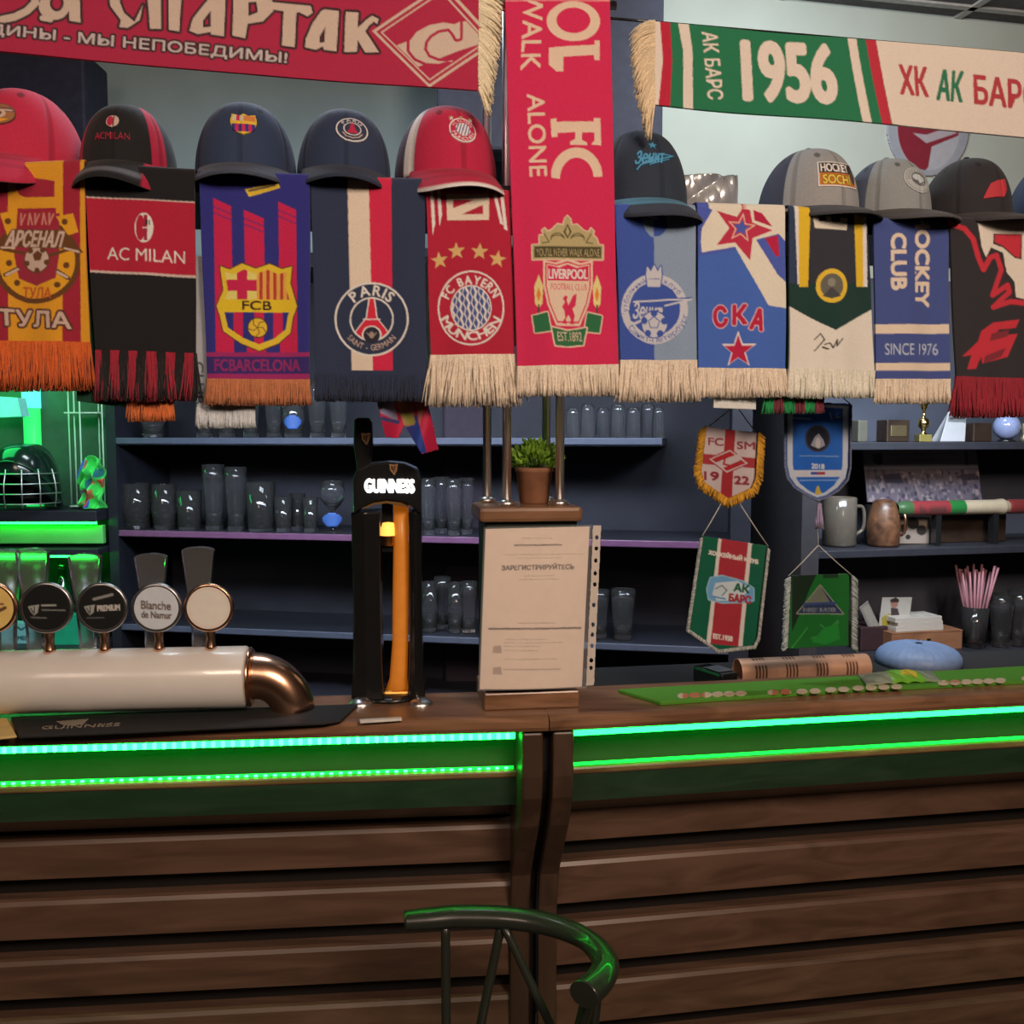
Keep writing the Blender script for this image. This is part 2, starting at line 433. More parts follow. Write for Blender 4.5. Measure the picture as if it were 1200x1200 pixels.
M_BLACKR = mat('black_rubber', (.018, .018, .02), .7, scale=300, bump=.2)
M_GLASS = mat('clear_glass', (.97, .98, 1.), .03, trans=.974, ior=1.47, scale=5, var=.01)
M_ACRYL = mat('clear_acrylic', (.90, .93, .97), .07, trans=.91, ior=1.45, coat=.4, scale=5, var=.02)
M_CORD = mat('white_cord', S(190, 190, 185), .8, scale=400, var=.2)
M_WHITE = mat('white_enamel', (.82, .80, .77), .28, coat=.3, scale=14, var=.04)
M_LED = mat('green_led', (.02, .5, .2), .4, emit=(0.008, 1.0, 0.05), estr=15)
M_LEDW = mat('green_led_bead', (.1, .7, .5), .4, emit=(0.016, 1.0, 0.06), estr=22)
M_LEDREFL = mat('green_led_reflection', (.02, .5, .2), .4, emit=(0.004, 1.0, 0.03), estr=3.5)

fl = MB().box((0, 1.0, -.03), (7.4, 8.4, .06)).build('floor', wood('floor_boards', (.03, .02, .014), (.07, .045, .03), .5)); tag(fl, kind='structure')
def wall(name, p, q, z0, z1, m, th=.08):
    F = Frame(p, q); L = math.hypot(q[0]-p[0], q[1]-p[1])
    return tag(MB().fbox(F, 0, L, 0, th, z0, z1).build(name, m), kind='structure')
M_WALLR = mat('grey_paint', S(196, 205, 198), .85, scale=6, var=.05, bump=.05)
M_WALLL = mat('slate_paint', S(160, 186, 194), .85, scale=6, var=.08, bump=.05)
M_WALLD = mat('dark_paint', S(60, 58, 66), .85, scale=6, var=.1)
wall('wall_back', (.36, 2.93), (3.1, 3.55), 0, 2.93, M_WALLR)
wall('wall_rear', (-3.3, 3.24), (.36, 3.20), 0, 2.93, M_WALLL)
wall('wall_left', (-3.25, -3), (-3.25, 3.24), 0, 2.93, M_WALLD)
wall('wall_right', (3.1, 3.55), (3.1, -3), 0, 2.93, M_WALLD)
wall('wall_front', (3.1, -3), (-3.25, -3), 0, 2.93, M_WALLD)
ce = MB().box((0, .3, 2.93), (6.7, 7.0, .08))
ce = tag(ce.build('ceiling', mat('ceiling_tile', S(104, 100, 102), .9, scale=60, var=.2, bump=.2)), kind='structure')
M_TEE = mat('ceiling_tee', S(190, 186, 184), .6)
g = MB()
q_ = at_z(1140, 8, 2.89); Mr = Matrix.Translation((q_.x, q_.y, 2.888))@Matrix.Rotation(.21, 4, 'Z')
for k in range(-6, 3): g.box((k*.6, -1.6, 0), (.024, 4.2, .010), Mr)
for k in range(-6, 2): g.box((-1.2, k*.6, 0), (5.2, .024, .010), Mr)
tag(g.build('trim_1', M_TEE), kind='structure')
# dark bulkhead and service column behind the left run
tag(MB().box((-1.86, 2.99, 2.42), (1.28, .17, .55), None, .01).build('trim_2', mat('bulkhead', S(46, 50, 70), .7, var=.2)), kind='structure')
p0, p1 = at_y(519, 150, 2.99), at_y(568, 150, 2.99)
tag(MB().box(((p0.x+p1.x)/2, 3.0, 1.47), (p1.x-p0.x, .14, 2.84), None, .008).build('trim_3', mat('service_column', S(50, 42, 58), .7)), kind='structure')
p0, p1 = at_y(722, 40, 2.86), at_y(775, 40, 2.86)
tag(MB().box(((p0.x+p1.x)/2-.25, 2.87, 2.64), (p1.x-p0.x+.5, .12, .5), None, .01).build('trim_4', mat('beam_paint', S(70, 72, 88), .8)), kind='structure')

# ================================================================== THE BAR
ZT, ZB = 1.136, 1.107
def slope_poly(F, a0, a1, poly): return lambda m: m.prism(poly, lambda x, y, t: F.P(t, x, y), a0, a1)
for F, a0, a1, side in ((FL, -1.75, -.001, 'left'), (FR, .001, 1.75, 'right')):
    DC = .168 if side == 'left' else .18
    t = MB(); prof = [(DC, ZB), (.012, ZB), (.003, ZB+.004), (0, ZB+.011), (.001, ZT-.008), (.006, ZT-.002), (.014, ZT), (DC, ZT)]
    t.prism(prof, lambda x, y, q: F.P(q, x, y), a0, a1)
    o = t.build('countertop', M_WOODTOP, loc=F.P((a0+a1)/2, .2, ZB))
    tag(o, {'left': 'oak countertop run that carries the beer towers, left of the corner seam', 'right': 'oak countertop run under the green bar mat, right of the corner seam'}[side], 'countertop', 'bar counter tops')
    # cabinet front below: lit fascia, rail, undercut board, overlapping planks
    dp = .18
    root = thing('bar_cabinet', F.P((a0+a1)/2, dp, 0), {'left': 'plank-clad bar front with bead green lighting, left of the corner post', 'right': 'plank-clad bar front with smooth green light lines, right of the corner post'}[side], 'bar front', 'plank-clad bar fronts')
    e0, e1 = (a0, -.045) if side == 'left' else (.045, a1)
    MB().fbox(F, e0, e1, dp+.0335, dp+.05, .04, ZB-.001).build('carcass', mat('black_board', (.01, .008, .007), .6), root)
    MB().fbox(F, e0, e1, .10, dp+.031, 1.006, ZB-.001).build('fascia', mat('cream_fascia', S(56, 58, 48), .6, scale=10), root)
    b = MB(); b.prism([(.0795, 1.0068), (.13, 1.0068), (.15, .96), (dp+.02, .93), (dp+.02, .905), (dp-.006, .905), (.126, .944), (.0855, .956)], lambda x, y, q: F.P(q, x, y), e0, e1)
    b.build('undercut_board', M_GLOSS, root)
    MB().fbox(F, e0, e1, .078, .11, 1.0065, 1.0200, .004).build('rail', M_WOODTOP, root)
    z1, ph, hh = (.885, .110, .070) if side == 'left' else (.925, .1195, .080)
    k = 0
    while z1-k*ph > .1:
        zt = z1-k*ph
        pl = MB(); pl.prism([(dp-.003, zt-hh), (dp-.001, zt-.010), (dp+.003, zt-.003), (dp+.009, zt), (dp+.034, zt), (dp+.034, zt-hh)], lambda x, y, q: F.P(q, x, y), e0, e1)
        pl.build('plank', M_PLANK, root); k += 1
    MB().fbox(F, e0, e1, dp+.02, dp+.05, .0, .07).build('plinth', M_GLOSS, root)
# light strips; each lower one stands in for the upper strip's reflection
def strip(F, a0, a1, d, z, h, m, name, label, beads=0):
    r = thing(name, F.P((a0+a1)/2, d, z), label, 'light strip', 'green light strips of the bar')
    MB().fbox(F, a0, a1, d, d+.004, z-h/2, z+h/2).build('tape', m, r)
    if beads:
        q = MB(); n = int((a1-a0)/beads)
        for i in range(n):
            c = F.P(a0+(i+.5)*beads, d-.001, z)
            q.box((0, 0, 0), (.0065, .004, h*.95), Matrix.Translation(c)@Matrix.Rotation(F.ang, 4, 'Z'), .0015)
        q.build('diodes', M_LEDW, r)
    return r
strip(FL, -1.7, -.052, .052, 1.0895, .011, M_LED, 'led_strip', 'bright upper beaded green light strip under the left countertop', .0158)
strip(FL, -1.7, -.052, .082, 1.0235, .0040, M_LEDREFL, 'led_strip', 'thin glowing line for the reflected light strip just above the rail, left run', .0158)
strip(FR, .055, 1.7, .052, 1.0905, .0115, M_LED, 'led_strip', 'bright upper smooth green light strip under the right countertop')
strip(FR, .055, 1.7, .082, 1.0240, .0045, M_LEDREFL, 'led_strip', 'thin glowing line for the reflected light strip just above the rail, right run')
# corner post: two curved brackets with a groove
post = thing('corner_post', FP.P(0, .1, 0), 'dark curved double-bracket post where the two bar fronts meet', 'post')
def bprof(w=0):
    fr = [(.012, ZB-.001), (.012, 1.03), (.02, .99), (.05, .93), (.10, .865), (.145, .80), (.165, .73), (.168, .6), (.168, 0)]
    return [(d, z) for d, z in fr]+[(.21, 0), (.165, 1.0), (.160, ZB-.001)]
for a0, a1 in ((-.044, -.008), (.008, .044)):
    MB().prism(bprof(), lambda x, y, q: FP.P(q, x, y), a0, a1).build('bracket', M_POST, post, bevel=.004)
MB().prism([(d+.03, z) for d, z in bprof()[:-2]]+[(.22, 0), (.22, ZB-.002)], lambda x, y, q: FP.P(q, x, y), -.009, .009).build('web', mat('post_web', (.012, .008, .006), .6), post)

# ================================================================== UPPER SHELF, RODS, CORDS
ZSL, ZSR = 1.997, 1.962
for F, a0, a1, z, lab in ((FL, -1.75, -.005, ZSL, 'long dark shelf carrying the football caps, left of the rods'), (FR, -.005, 1.75, ZSR, 'long dark shelf carrying the hockey caps, right of the rods')):
    tag(MB().fbox(F, a0, a1, .012, .30, z-.022, z, .003).build('cap_shelf', M_SHELF, loc=F.P((a0+a1)/2, .15, z)), lab, 'shelf', 'shelves carrying the caps')
pc = Vector((at_z(626, 826, ZT).x, 0, 0)); FPIL = Frame((0, 0), (1, .135)); 
pf = at_z(624, 832, ZT); pa, pd = FPIL.sd(pf); ZCAP = 1.481
pil = thing('pillar_stub', FPIL.P(pa, pd+.08, ZT), 'square wooden pillar stub standing on the bar behind the registration sheet', 'pillar')
MB().fbox(FPIL, pa-.082, pa+.082, pd+.004, pd+.135, ZT, ZT+.030, .003).build('plinth', M_WOODTOP, pil)
MB().fbox(FPIL, pa-.078, pa+.078, pd+.012, pd+.13, ZT+.030, ZCAP-.026, .003).build('shaft', mat('pillar_paint', S(24, 40, 36), .5), pil)
MB().fbox(FPIL, pa-.090, pa+.085, pd-.004, pd+.142, ZCAP-.026, ZCAP, .007).build('capital', M_WOODTOP, pil)
for px, dd, lab, zt in ((594, .035, 'front left', 2.84), (656, .035, 'front right', 2.84), (571, .122, 'rear left', 2.84), (640, .122, 'rear right', 2.84)):
    h = FPIL.hit(px, 560, pd+dd)
    rr = MB().lathe([(.0075, 0), (.0075, zt-ZCAP)], (h[0], h[1], ZCAP), 16, cap=True)
    rr.lathe([(.0, .0), (.015, 0), (.015, .006), (.0076, .010)], (h[0], h[1], ZCAP), 16)
    tag(rr.build('chrome_rod', M_CHROME, loc=(h[0], h[1], ZCAP)), f'thin chrome rod rising from the {lab} corner of the pillar capital', 'rod', 'chrome rods on the pillar')

# ================================================================== SHELVES BEHIND THE BAR
bz = [1.592, 1.325, 1.050]
aB0, aB1 = FB.sd(FB.hit(127, 600))[0], FB.sd(FB.hit(880, 600))[0]
unit = thing('glass_shelf_unit', FB.P((aB0+aB1)/2, .15, 0), 'wide black shelf unit of glassware behind the bar', 'shelf unit')
MB().fbox(FB, aB0, aB0+.03, 0, .30, 0, 2.1).build('side_panel', M_SHELF, unit)
MB().fbox(FB, aB1-.05, aB1, 0, .30, 0, 2.1).build('side_panel', M_SHELF, unit)
MB().fbox(FB, aB0, aB1, .29, .31, 0, 2.1).build('back_panel', M_BACKPANEL, unit)
a_mid = FB.sd(FB.hit(776, 520))[0]
for k, z in enumerate(bz):
    e1 = a_mid if k == 0 else aB1-.05
    sh = MB().fbox(FB, aB0+.03, e1, .006, .29, z-.02, z).build('shelf_board', M_SHELF, unit)
    MB().fbox(FB, aB0+.03, e1, 0, .006, z-.017, z+.001, .002).build('shelf_edge', M_SHELFEDGE if k != 1 else mat('mauve_shelf_edge', S(114, 76, 110), .4), sh)
MB().fbox(FB, aB0+.03, aB1-.05, .02, .29, 2.06, 2.1).build('top_panel', M_SHELF, unit)
MB().fbox(FB, aB0+.03, aB1-.05, .01, .29, .0, .86).build('base_cabinet', M_BACKPANEL, unit)
tz = [1.582, 1.302, 1.012]
aT0, aT1 = FT.sd(FT.hit(940, 600))[0], 1.25
unit2 = thing('trophy_shelf_unit', FT.P(.4, .15, 0), 'dark grey shelf unit of trophies and framed photograph at the right end', 'shelf unit')
MB().fbox(FT, aT0, aT0+.05, 0, .30, 0, 2.05).build('side_panel', mat('grey_stile', S(58, 56, 60), .5), unit2)
MB().fbox(FT, aT0, aT1, .29, .31, 0, 2.05).build('back_panel', M_SLATE, unit2)
for z in tz:
    MB().fbox(FT, aT0+.05, aT1, 0, .29, z-.02, z, .002).build('shelf_board', mat('dark_board', S(48, 50, 58), .45), unit2)
MB().fbox(FT, aT0+.05, aT1, .02, .29, 0, .80).build('base_cabinet', M_BACKPANEL, unit2)

wk = MB().fbox(FR, .12, 1.6, .24, .49, 1.075, 1.095, .003).build('work_counter', M_BLACKR, loc=FR.P(.3, .5, 1.02))
tag(wk, 'low black worktop behind the bar counter', 'worktop')
wb = MB().fbox(FR, .14, 1.6, .26, .48, 0, 1.074).build('under_counter_fridge', M_BLACK, loc=FR.P(.3, .5, 0)); tag(wb, 'dark under-counter cabinet that carries the black worktop', 'cabinet')

# ================================================================== SCARVES
G_SC = 'knitted fan scarves hung along the bar'
def cloth_points(F, q, d, nx, ny, amp=.003, wrap=True, seed=0, fold=0., sag=None):
    s = np.linspace(0, 1, nx+1); t = np.linspace(0, 1, ny+1)
    Sx, Ty = np.meshgrid(s, t)
    pp = bil(q, Sx, Ty)
    wig = 1.2*np.sin(5*Ty+seed*2.1)*(Ty*(1-Ty))*2*(2*Sx-1)       # hems are never dead straight
    pp[..., 0] += wig
    P = F.hit(pp[..., 0], pp[..., 1], d)
    w = amp*(np.sin(Sx*7.5+seed*1.7+Ty*1.3)*(.25+Ty)+.6*np.sin(Sx*13+seed*.9-Ty*2)*Ty)
    w += fold*np.exp(-((Sx-.5)/.12)**2)*Ty
    P = P-F.N3*w[..., None]
    C = pp
    if wrap:
        r = .010; rows = []; top = P[0]
        for k in range(1, 8):
            th = min(k, 5)/5*math.pi/2
            rows.append(top+F.N3*(r*(1-math.cos(th))+max(0, k-5)*.03)+np.array([0, 0, r*math.sin(th)]))
        P = np.concatenate([np.array(rows[::-1]), P]); C = np.concatenate([np.repeat(pp[:1], 7, 0), pp])
    return P, C
def hang_scarf(label, F, q, cv, d, fr=None, fcols=None, amp=.003, wrap=True, seed=0, fw=.0021, n=None, group=G_SC, jit=.25, fspread=0.):
    w = abs(q[1][0]-q[0][0]); h = abs(q[3][1]-q[0][1])
    P, C = cloth_points(F, q, d, int(w*.95), int(h*.95), amp, wrap, seed)
    mid = F.hit((q[0][0]+q[1][0])/2, (q[2][1]+q[3][1])/2, d)
    root = thing('fan_scarf', mid, label, 'scarf', group)
    grid_mesh('knitted_cloth', P, cv.cell(C[..., 0], C[..., 1]), F.N3*.0045, KNIT, root)
    if fr:
        bot = P[-1]; k = n or int(w*1.5); st = []; dr = []; ln = []; cc = []
        pxm = 1.0/FPX*float(np.hypot(mid[0], mid[1]))
        for lay in range(3):
            for i in range(k):
                x = (i+random.random()*.9)/k; xi = x*(bot.shape[0]-1); i0 = int(xi); f = xi-i0
                p = bot[i0]*(1-f)+bot[min(i0+1, len(bot)-1)]*f+F.N3*(.0005+.0018*lay)
                yb = q[3][1]*(1-x)+q[2][1]*x
                L = (fr(x)-yb)*pxm*random.uniform(.86, 1.02)
                st.append(p+np.array([0, 0, .003])); dr.append(Vector((F.u[0]*(x-.5)*fspread, F.u[1]*(x-.5)*fspread, -1))); ln.append(max(L, .005)+.003)
                c = np.array(fcols(x) if callable(fcols) else fcols); cc.append(np.clip(c*random.uniform(.82, 1.12), 0, .9))
        strands('fringe', st, dr, ln, fw, cc, YARN, root, jit=jit)
    return root
CREAM = K(212, 176, 146); TAN = K(192, 150, 125); WHITE = K(228, 200, 182); RED = K(172, 26, 52); BLK = (.012, .013, .016); GOLD = K(214, 160, 44); NAVY = K(42, 46, 62)

# ---- red scarf with crest and yellow stripes, far left
c = Canvas(-22, 180, 112, 412, K(216, 132, 28))
OR, DR, BR = K(222, 136, 26), K(150, 28, 42), K(96, 52, 22)
for x0, x1 in ((-14, 9), (74, 94)): c.rect(x0, 180, x1, 404, DR)
c.poly([(18, 205), (64, 212), (64, 231), (28, 231), (22, 228), (18, 220)], DR)
c.ell((43, 306), 51, BR, 50); c.ell((43, 305), 45, OR, 45)
c.poly([(16, 250), (70, 250), (70, 300), (66, 326), (43, 335), (21, 326), (16, 300)], K(146, 34, 46)); c.rect(20, 244, 66, 266, DR)
for k in range(5): c.line([(24+k*8.5, 263), (26+k*8.5, 250), (29+k*8.5, 263)] if k % 2 else [(24+k*8.5, 250), (24+k*8.5, 263), (29+k*8.5, 251)], 2, K(190, 110, 90))
c.poly([(0, 250), (20, 246), (18, 270), (8, 276)], OR); c.poly([(66, 254), (86, 250), (92, 272), (80, 276)], OR)
for p in ((9, 259), (76, 260), (10, 308), (78, 311), (19, 331), (68, 334)): c.ell(p, 3.6, BR)
c.line([(4, 292), (26, 296)], 4, BR); c.line([(82, 292), (58, 300)], 4, BR)
c.line([(6, 322), (20, 314)], 5, BR); c.line([(7, 322), (20, 315)], 3, TAN); c.line([(80, 326), (68, 318)], 5, BR); c.line([(79, 325), (68, 319)], 3, TAN)
c.ell((43, 304), 16, BR); c.ell((43, 304), 14.5, TAN)
c.poly(star_pts((44, 300), 6.5, .8), BR)
for a in range(5): c.ell((43+13*math.sin(a*1.257+.6), 304-13*math.cos(a*1.257+.6)), 3.4, BR)
c.poly([(-3, 294), (13, 268), (75, 270), (98, 296), (90, 296), (74, 292), (14, 289)], BR)
c.text('АРСЕНАЛ', (10, 268.5), (77, 271), (5, 288.5), TAN, .035)
c.line([(2, 290), (16, 290)], 2.5, TAN); c.line([(76, 291), (92, 295)], 2.5, TAN)
c.text('ТУЛА', (26, 336), (62, 337), (25, 349), K(188, 70, 30), .03)
c.text('ТУЛА', (-3, 361), (83, 366), (-2, 381), TAN, .04, K(84, 40, 28), 2.2)
hang_scarf('red and yellow striped scarf with a round football crest, far left of the row', FL, [(-18, 198), (98, 193), (104, 403), (-18, 401)], c, -.016, lambda x: 452, K(196, 84, 30), seed=1)
# ---- black and red scarf
c = Canvas(94, 168, 234, 422, BLK)
c.poly([(90, 229.5), (234, 236.5), (234, 326), (90, 318)], K(196, 160, 140)); c.poly([(90, 231), (234, 238), (234, 323), (90, 315.5)], K(168, 26, 44))
c.ell((169, 267), 11, WHITE, 17.5); c.ell((165, 267), 5.5, K(168, 26, 44), 15); c.rect(169, 252, 173, 282, K(150, 30, 44)); c.rect(171, 258, 176, 264, BLK); c.line([(174, 256), (174, 279)], 1.6, WHITE); c.line([(168, 267), (179, 267)], 1.6, WHITE)
c.text('AC MILAN', (125, 289), (216.5, 294), (125, 304), WHITE, .006)
hang_scarf('black scarf with a broad red band, small oval crest and white capital letters', FL, [(98, 197), (228, 204), (229, 416), (111, 412)], c, -.011, lambda x: 466, lambda x: DR if int(x*11+.3) % 2 == 0 else (.014, .012, .014), seed=2)
# ---- blue and red striped scarf with yellow shield
BLU, RD = K(44, 40, 100), K(188, 28, 62)
c = Canvas(228, 198, 370, 452, BLU)
for xa, xb, xc, xd, yt in ((250, 271, 254, 275, 232), (286, 309, 290, 312, 246), (326, 347, 328, 349, 236)):
    c.poly([(xa, yt), (xb, yt+10), (xd, 440), (xc, 440)], RD)
    for j in (10, 17): c.line([(xa, yt+j), (xb, yt+j+9)], 1., BLU)
c.poly([(287, 222), (326, 213), (328, 220), (292, 231)], GOLD); c.line([(292, 224), (322, 217)], 2, K(70, 60, 60))
sh = [(258, 312), (270, 316), (284, 309), (300, 315), (316, 309), (330, 315), (342, 312), (340, 332), (348, 359), (343, 372), (340, 390), (326, 402), (304, 411), (282, 402), (262, 388), (258, 370), (254, 359), (262, 340)]
m = c.mpoly(sh); c.fill(c.dil(m, 1.4), K(90, 40, 30)); c.fill(m, K(222, 164, 40))
def inner(k): return [(300+(x-300)*k, 358+(y-358)*k) for x, y in sh]
c.clip = c.mpoly(inner(.86))
c.rect(255, 300, 301, 352, K(228, 178, 90)); c.rect(278, 300, 290, 352, RD); c.rect(262, 328, 302, 341, RD)
c.rect(301, 300, 346, 352, K(226, 140, 60))
for x in (304, 312, 320, 328, 336): c.rect(x, 300, x+3.6, 352, K(170, 50, 36))
c.rect(250, 366, 350, 412, BLU)
for x in (274, 298, 320): c.rect(x, 366, x+11, 412, RD)
c.clip = None
c.rect(258, 351, 346, 365.5, K(222, 164, 30)); c.tbox('FCB', 284, 352.5, 318, 363.5, (.05, .02, .02), .03)
c.ell((302, 384), 12, K(70, 40, 30)); c.ell((302, 384), 10.8, GOLD)
for a in range(5): c.line([(302, 384), (302+6*math.cos(a*1.257), 384+6*math.sin(a*1.257)), (302+11*math.cos(a*1.257+.5), 384+11*math.sin(a*1.257+.5))], 1, K(90, 50, 20))
c.rect(240, 413, 370, 418, K(150, 34, 80)); c.rect(240, 418, 370, 438, K(54, 34, 84)); c.rect(240, 438, 370, 448, K(150, 34, 80))
c.tbox('FCBARCELONA', 252, 421, 352, 435, K(140, 34, 78), .02)
hang_scarf('blue and red striped scarf with a yellow shield crest and rust fringe', FL, [(233, 205), (363, 210), (363, 447), (243, 446)], c, -.016, lambda x: 474, K(176, 100, 60), seed=3, fspread=.1)
# ---- navy scarf with white and red centre stripes
c = Canvas(360, 206, 506, 476, NAVY)
c.poly([(407, 206), (432, 206), (437, 434), (412, 434)], CREAM); c.poly([(432, 206), (458.5, 206), (460.5, 434), (437, 434)], K(196, 34, 58))
C0 = (435.5, 374); c.ell(C0, 43.5, WHITE); c.ell(C0, 41.2, NAVY); c.ell(C0, 26, WHITE); c.ell(C0, 24, NAVY)
c.clip = c.mell(C0, 24)
tw = lambda g: [(433-g, 350), (438+g, 350), (441+g, 372), (458+g, 394), (455, 400+g), (415, 400+g), (413-g, 394), (430-g, 372)]
c.poly(tw(1.5), WHITE); c.poly(tw(0), K(200, 34, 52)); c.line([(426, 374), (445, 374)], 1.5, WHITE); c.ell((435.5, 392), 11.5, WHITE, 10.5); c.clip = None
c.ell((435.5, 392.5), 9.6, K(40, 34, 40)); c.ell((435.5, 392.5), 3, K(150, 120, 100), 4); c.line([(430, 390), (435.5, 396), (441, 390)], 1.2, K(150, 120, 100))
c.fill(c.marc('PARIS', C0, 28, 12, -46, 46, .035), WHITE)
c.fill(c.marc('SAINT - GERMAIN', C0, 36.5, 7, 233, 128, .0, True), TAN)
hang_scarf('navy scarf with white and red centre stripes and a round tower crest', FL, [(364, 212), (498, 215), (500, 442), (370, 440)], c, -.012, lambda x: 470, K(38, 42, 58), seed=4)
# ---- red scarf with four gold stars
c = Canvas(494, 214, 610, 425, K(166, 26, 44))
c.poly([(523, 227), (573, 227), (573, 258), (524, 258)], CREAM)
for q in ([(533, 232), (573, 232), (573, 236), (545, 247), (573, 247), (573, 253), (560, 253)],): pass
c.poly([(531, 234), (556, 234), (531, 244)], K(166, 26, 44)); c.poly([(566, 240), (566, 251), (541, 251)], K(166, 26, 44))
for x in (0, 8): c.poly([(504+x, 222), (508+x, 222), (510+x, 262-x*1.3), (507+x, 276-x*1.3)], WHITE); c.poly([(578+x, 228), (582+x, 228), (590+x*.6, 264+x*.8), (586+x*.6, 262+x*.8)], WHITE)
for p, r in (((515, 305), -8), ((535, 294), -4), ((562, 295), 4), ((583, 304), 8)): c.star(p, 10.5, K(200, 150, 90), .42, r)
C0 = (552, 361); c.ell(C0, 39, WHITE, 44); c.ell(C0, 37, K(170, 28, 46), 42); c.ell(C0, 24, WHITE, 27); 
c.clip = c.mell(C0, 22.6, 25.4); BB = K(66, 72, 112)
for i in range(-8, 9):
    for j in range(-5, 6):
        x = 552+i*4.6+j*1.2; y = 361+j*12+(i % 2)*6-i*.5; c.poly([(x-.6, y-6.5), (x+2.5, y), (x+.6, y+6.5), (x-2.5, y)], BB)
c.clip = None
def sq(m): return m
c.fill(c.marc('FC BAYERN', C0, 28, 10, -68, 66, .02), WHITE); c.fill(c.marc('MÜNCHEN', C0, 37.5, 10, 250, 112, .02, True), WHITE)
hang_scarf('red scarf with four gold stars over a round blue-and-white diamond crest', FL, [(499, 222), (598, 229), (603, 417), (505, 418)], c, -.017, lambda x: 476, CREAM, seed=5, fspread=.25)
# ---- tall red scarf folded over the rail
RL = K(196, 34, 66); PE = K(226, 168, 136)
c = Canvas(585, -20, 732, 440, RL)
c.ell((672, 25), 31.5, PE, 23.5); c.ell((672, 24), 20, RL, 15)
c.poly([(643, 56), (697, 52), (697, 47), (703, 47), (703, 70), (697, 70), (696, 64), (660, 67), (660, 84), (652, 84), (643, 76)], PE)
c.poly([(645, 140), (652, 139), (652, 143), (696, 142), (696, 138), (704, 138), (705, 170), (693, 169), (697, 164), (697, 155), (682, 155), (682, 164), (688, 167), (688, 170), (668, 170), (668, 166), (674, 163), (674, 155), (653, 156), (653, 161), (646, 161)], PE)
m = c.mell((676, 206), 30.5, 33) & ~c.mell((676, 209), 20, 24) & c.mpoly([(640, 165), (712, 165), (712, 206), (696, 207), (686, 198), (666, 198), (657, 210), (640, 208)]); c.fill(m, PE)
c.text('WALK', (637, -10), (633, 82), (614, -10), PE, .01); c.text('ALONE', (638, 110), (641, 207), (617.5, 110), PE, .015)
c.rect(592, 0, 725, 1.5, K(214, 120, 110))
OL, OD = K(170, 140, 92), K(70, 58, 34)
ft = [(624, 287), (632, 287), (632, 276), (637, 276), (635, 270), (638, 268), (641, 272), (646, 270), (653, 263), (660, 264), (662, 256), (665, 253), (668, 256), (670, 264), (676, 263), (684, 270), (690, 272), (693, 267), (696, 270), (695, 276), (699, 278), (702, 287), (707, 287), (707, 304), (624, 304)]
m = c.mpoly(ft); c.fill(c.dil(m, 1.2), PE); c.fill(m, OL)
for s_ in (-1, 1):
    for r in (7, 11): c.line([(665+s_*(12+8*math.sin(t)), 280-r*.6*math.cos(t)) for t in np.linspace(-1.5, 1.8, 8)], 1.1, OD)
    c.line([(665+s_*28, 274), (665+s_*22, 284), (665+s_*30, 285)], 1.1, OD)
c.poly([(665, 262), (660, 272), (665, 280), (670, 272)], OD); c.poly([(665, 265), (662.5, 272), (665, 277), (667.5, 272)], OL)
c.rect(626, 289, 705, 302, OD); c.tbox("YOU'LL NEVER WALK ALONE", 628, 291, 703, 300.5, OL, .01)
for s_ in (-1, 1):
    x = 665.5+s_*34.5
    c.poly([(x, 322), (x+5, 336), (x+4, 356), (x, 362), (x-4, 356), (x-5, 336)], K(236, 178, 110)); c.poly([(x, 336), (x+2.5, 346), (x, 354), (x-2.5, 346)], K(210, 110, 40)); c.rect(x-1, 357, x+1, 372, OD)
    gb = [(665+s_*41, 370), (665+s_*24, 366), (665+s_*20, 388), (665+s_*38, 390)]; m = c.mpoly(gb); c.fill(c.dil(m, 1.5), PE); c.fill(m, K(40, 92, 52))
sh = [(636, 305), (650, 308), (665, 303), (681, 308), (695, 305), (695, 334), (690, 358), (680, 382), (651, 382), (641, 358), (636, 334)]
m = c.mpoly(sh); c.fill(m, PE)
def shr(k): return [(665.5+(x-665.5)*k, 340+(y-340)*k) for x, y in sh]
c.poly(shr(.92), RL); c.poly(shr(.87), PE); c.poly([(641, 311), (655, 314), (665, 310), (676, 314), (690, 311), (690, 329), (641, 329)], RL)
c.tbox('LIVERPOOL', 642, 315.5, 689, 327, WHITE, .015); c.tbox('FOOTBALL CLUB', 645, 332.5, 688, 340, RL, .015)
c.poly([(659, 350), (663, 346), (665, 348), (664, 352), (666, 358), (672, 346), (676, 344), (675, 358), (671, 362), (674, 370), (672, 378), (674, 380), (668, 380), (669, 374), (666, 369), (663, 374), (664, 380), (658, 379), (662, 372), (661, 364), (658, 360), (662, 354)], RL)
m = c.mpoly([(646, 384), (665, 388), (688, 384), (684, 404), (665, 406), (650, 405)]); c.fill(c.dil(m, 1.8), PE); c.fill(m, K(44, 92, 52)); c.text('EST.1892', (652, 389), (682, 389), (653, 400), PE, .01)
hang_scarf('tall red scarf with a shield crest between torches, folded over the high rail', FR, [(592, -3), (715, 1), (725, 429), (607, 431)], c, -.024, lambda x: 464, CREAM, amp=.0035, seed=6)
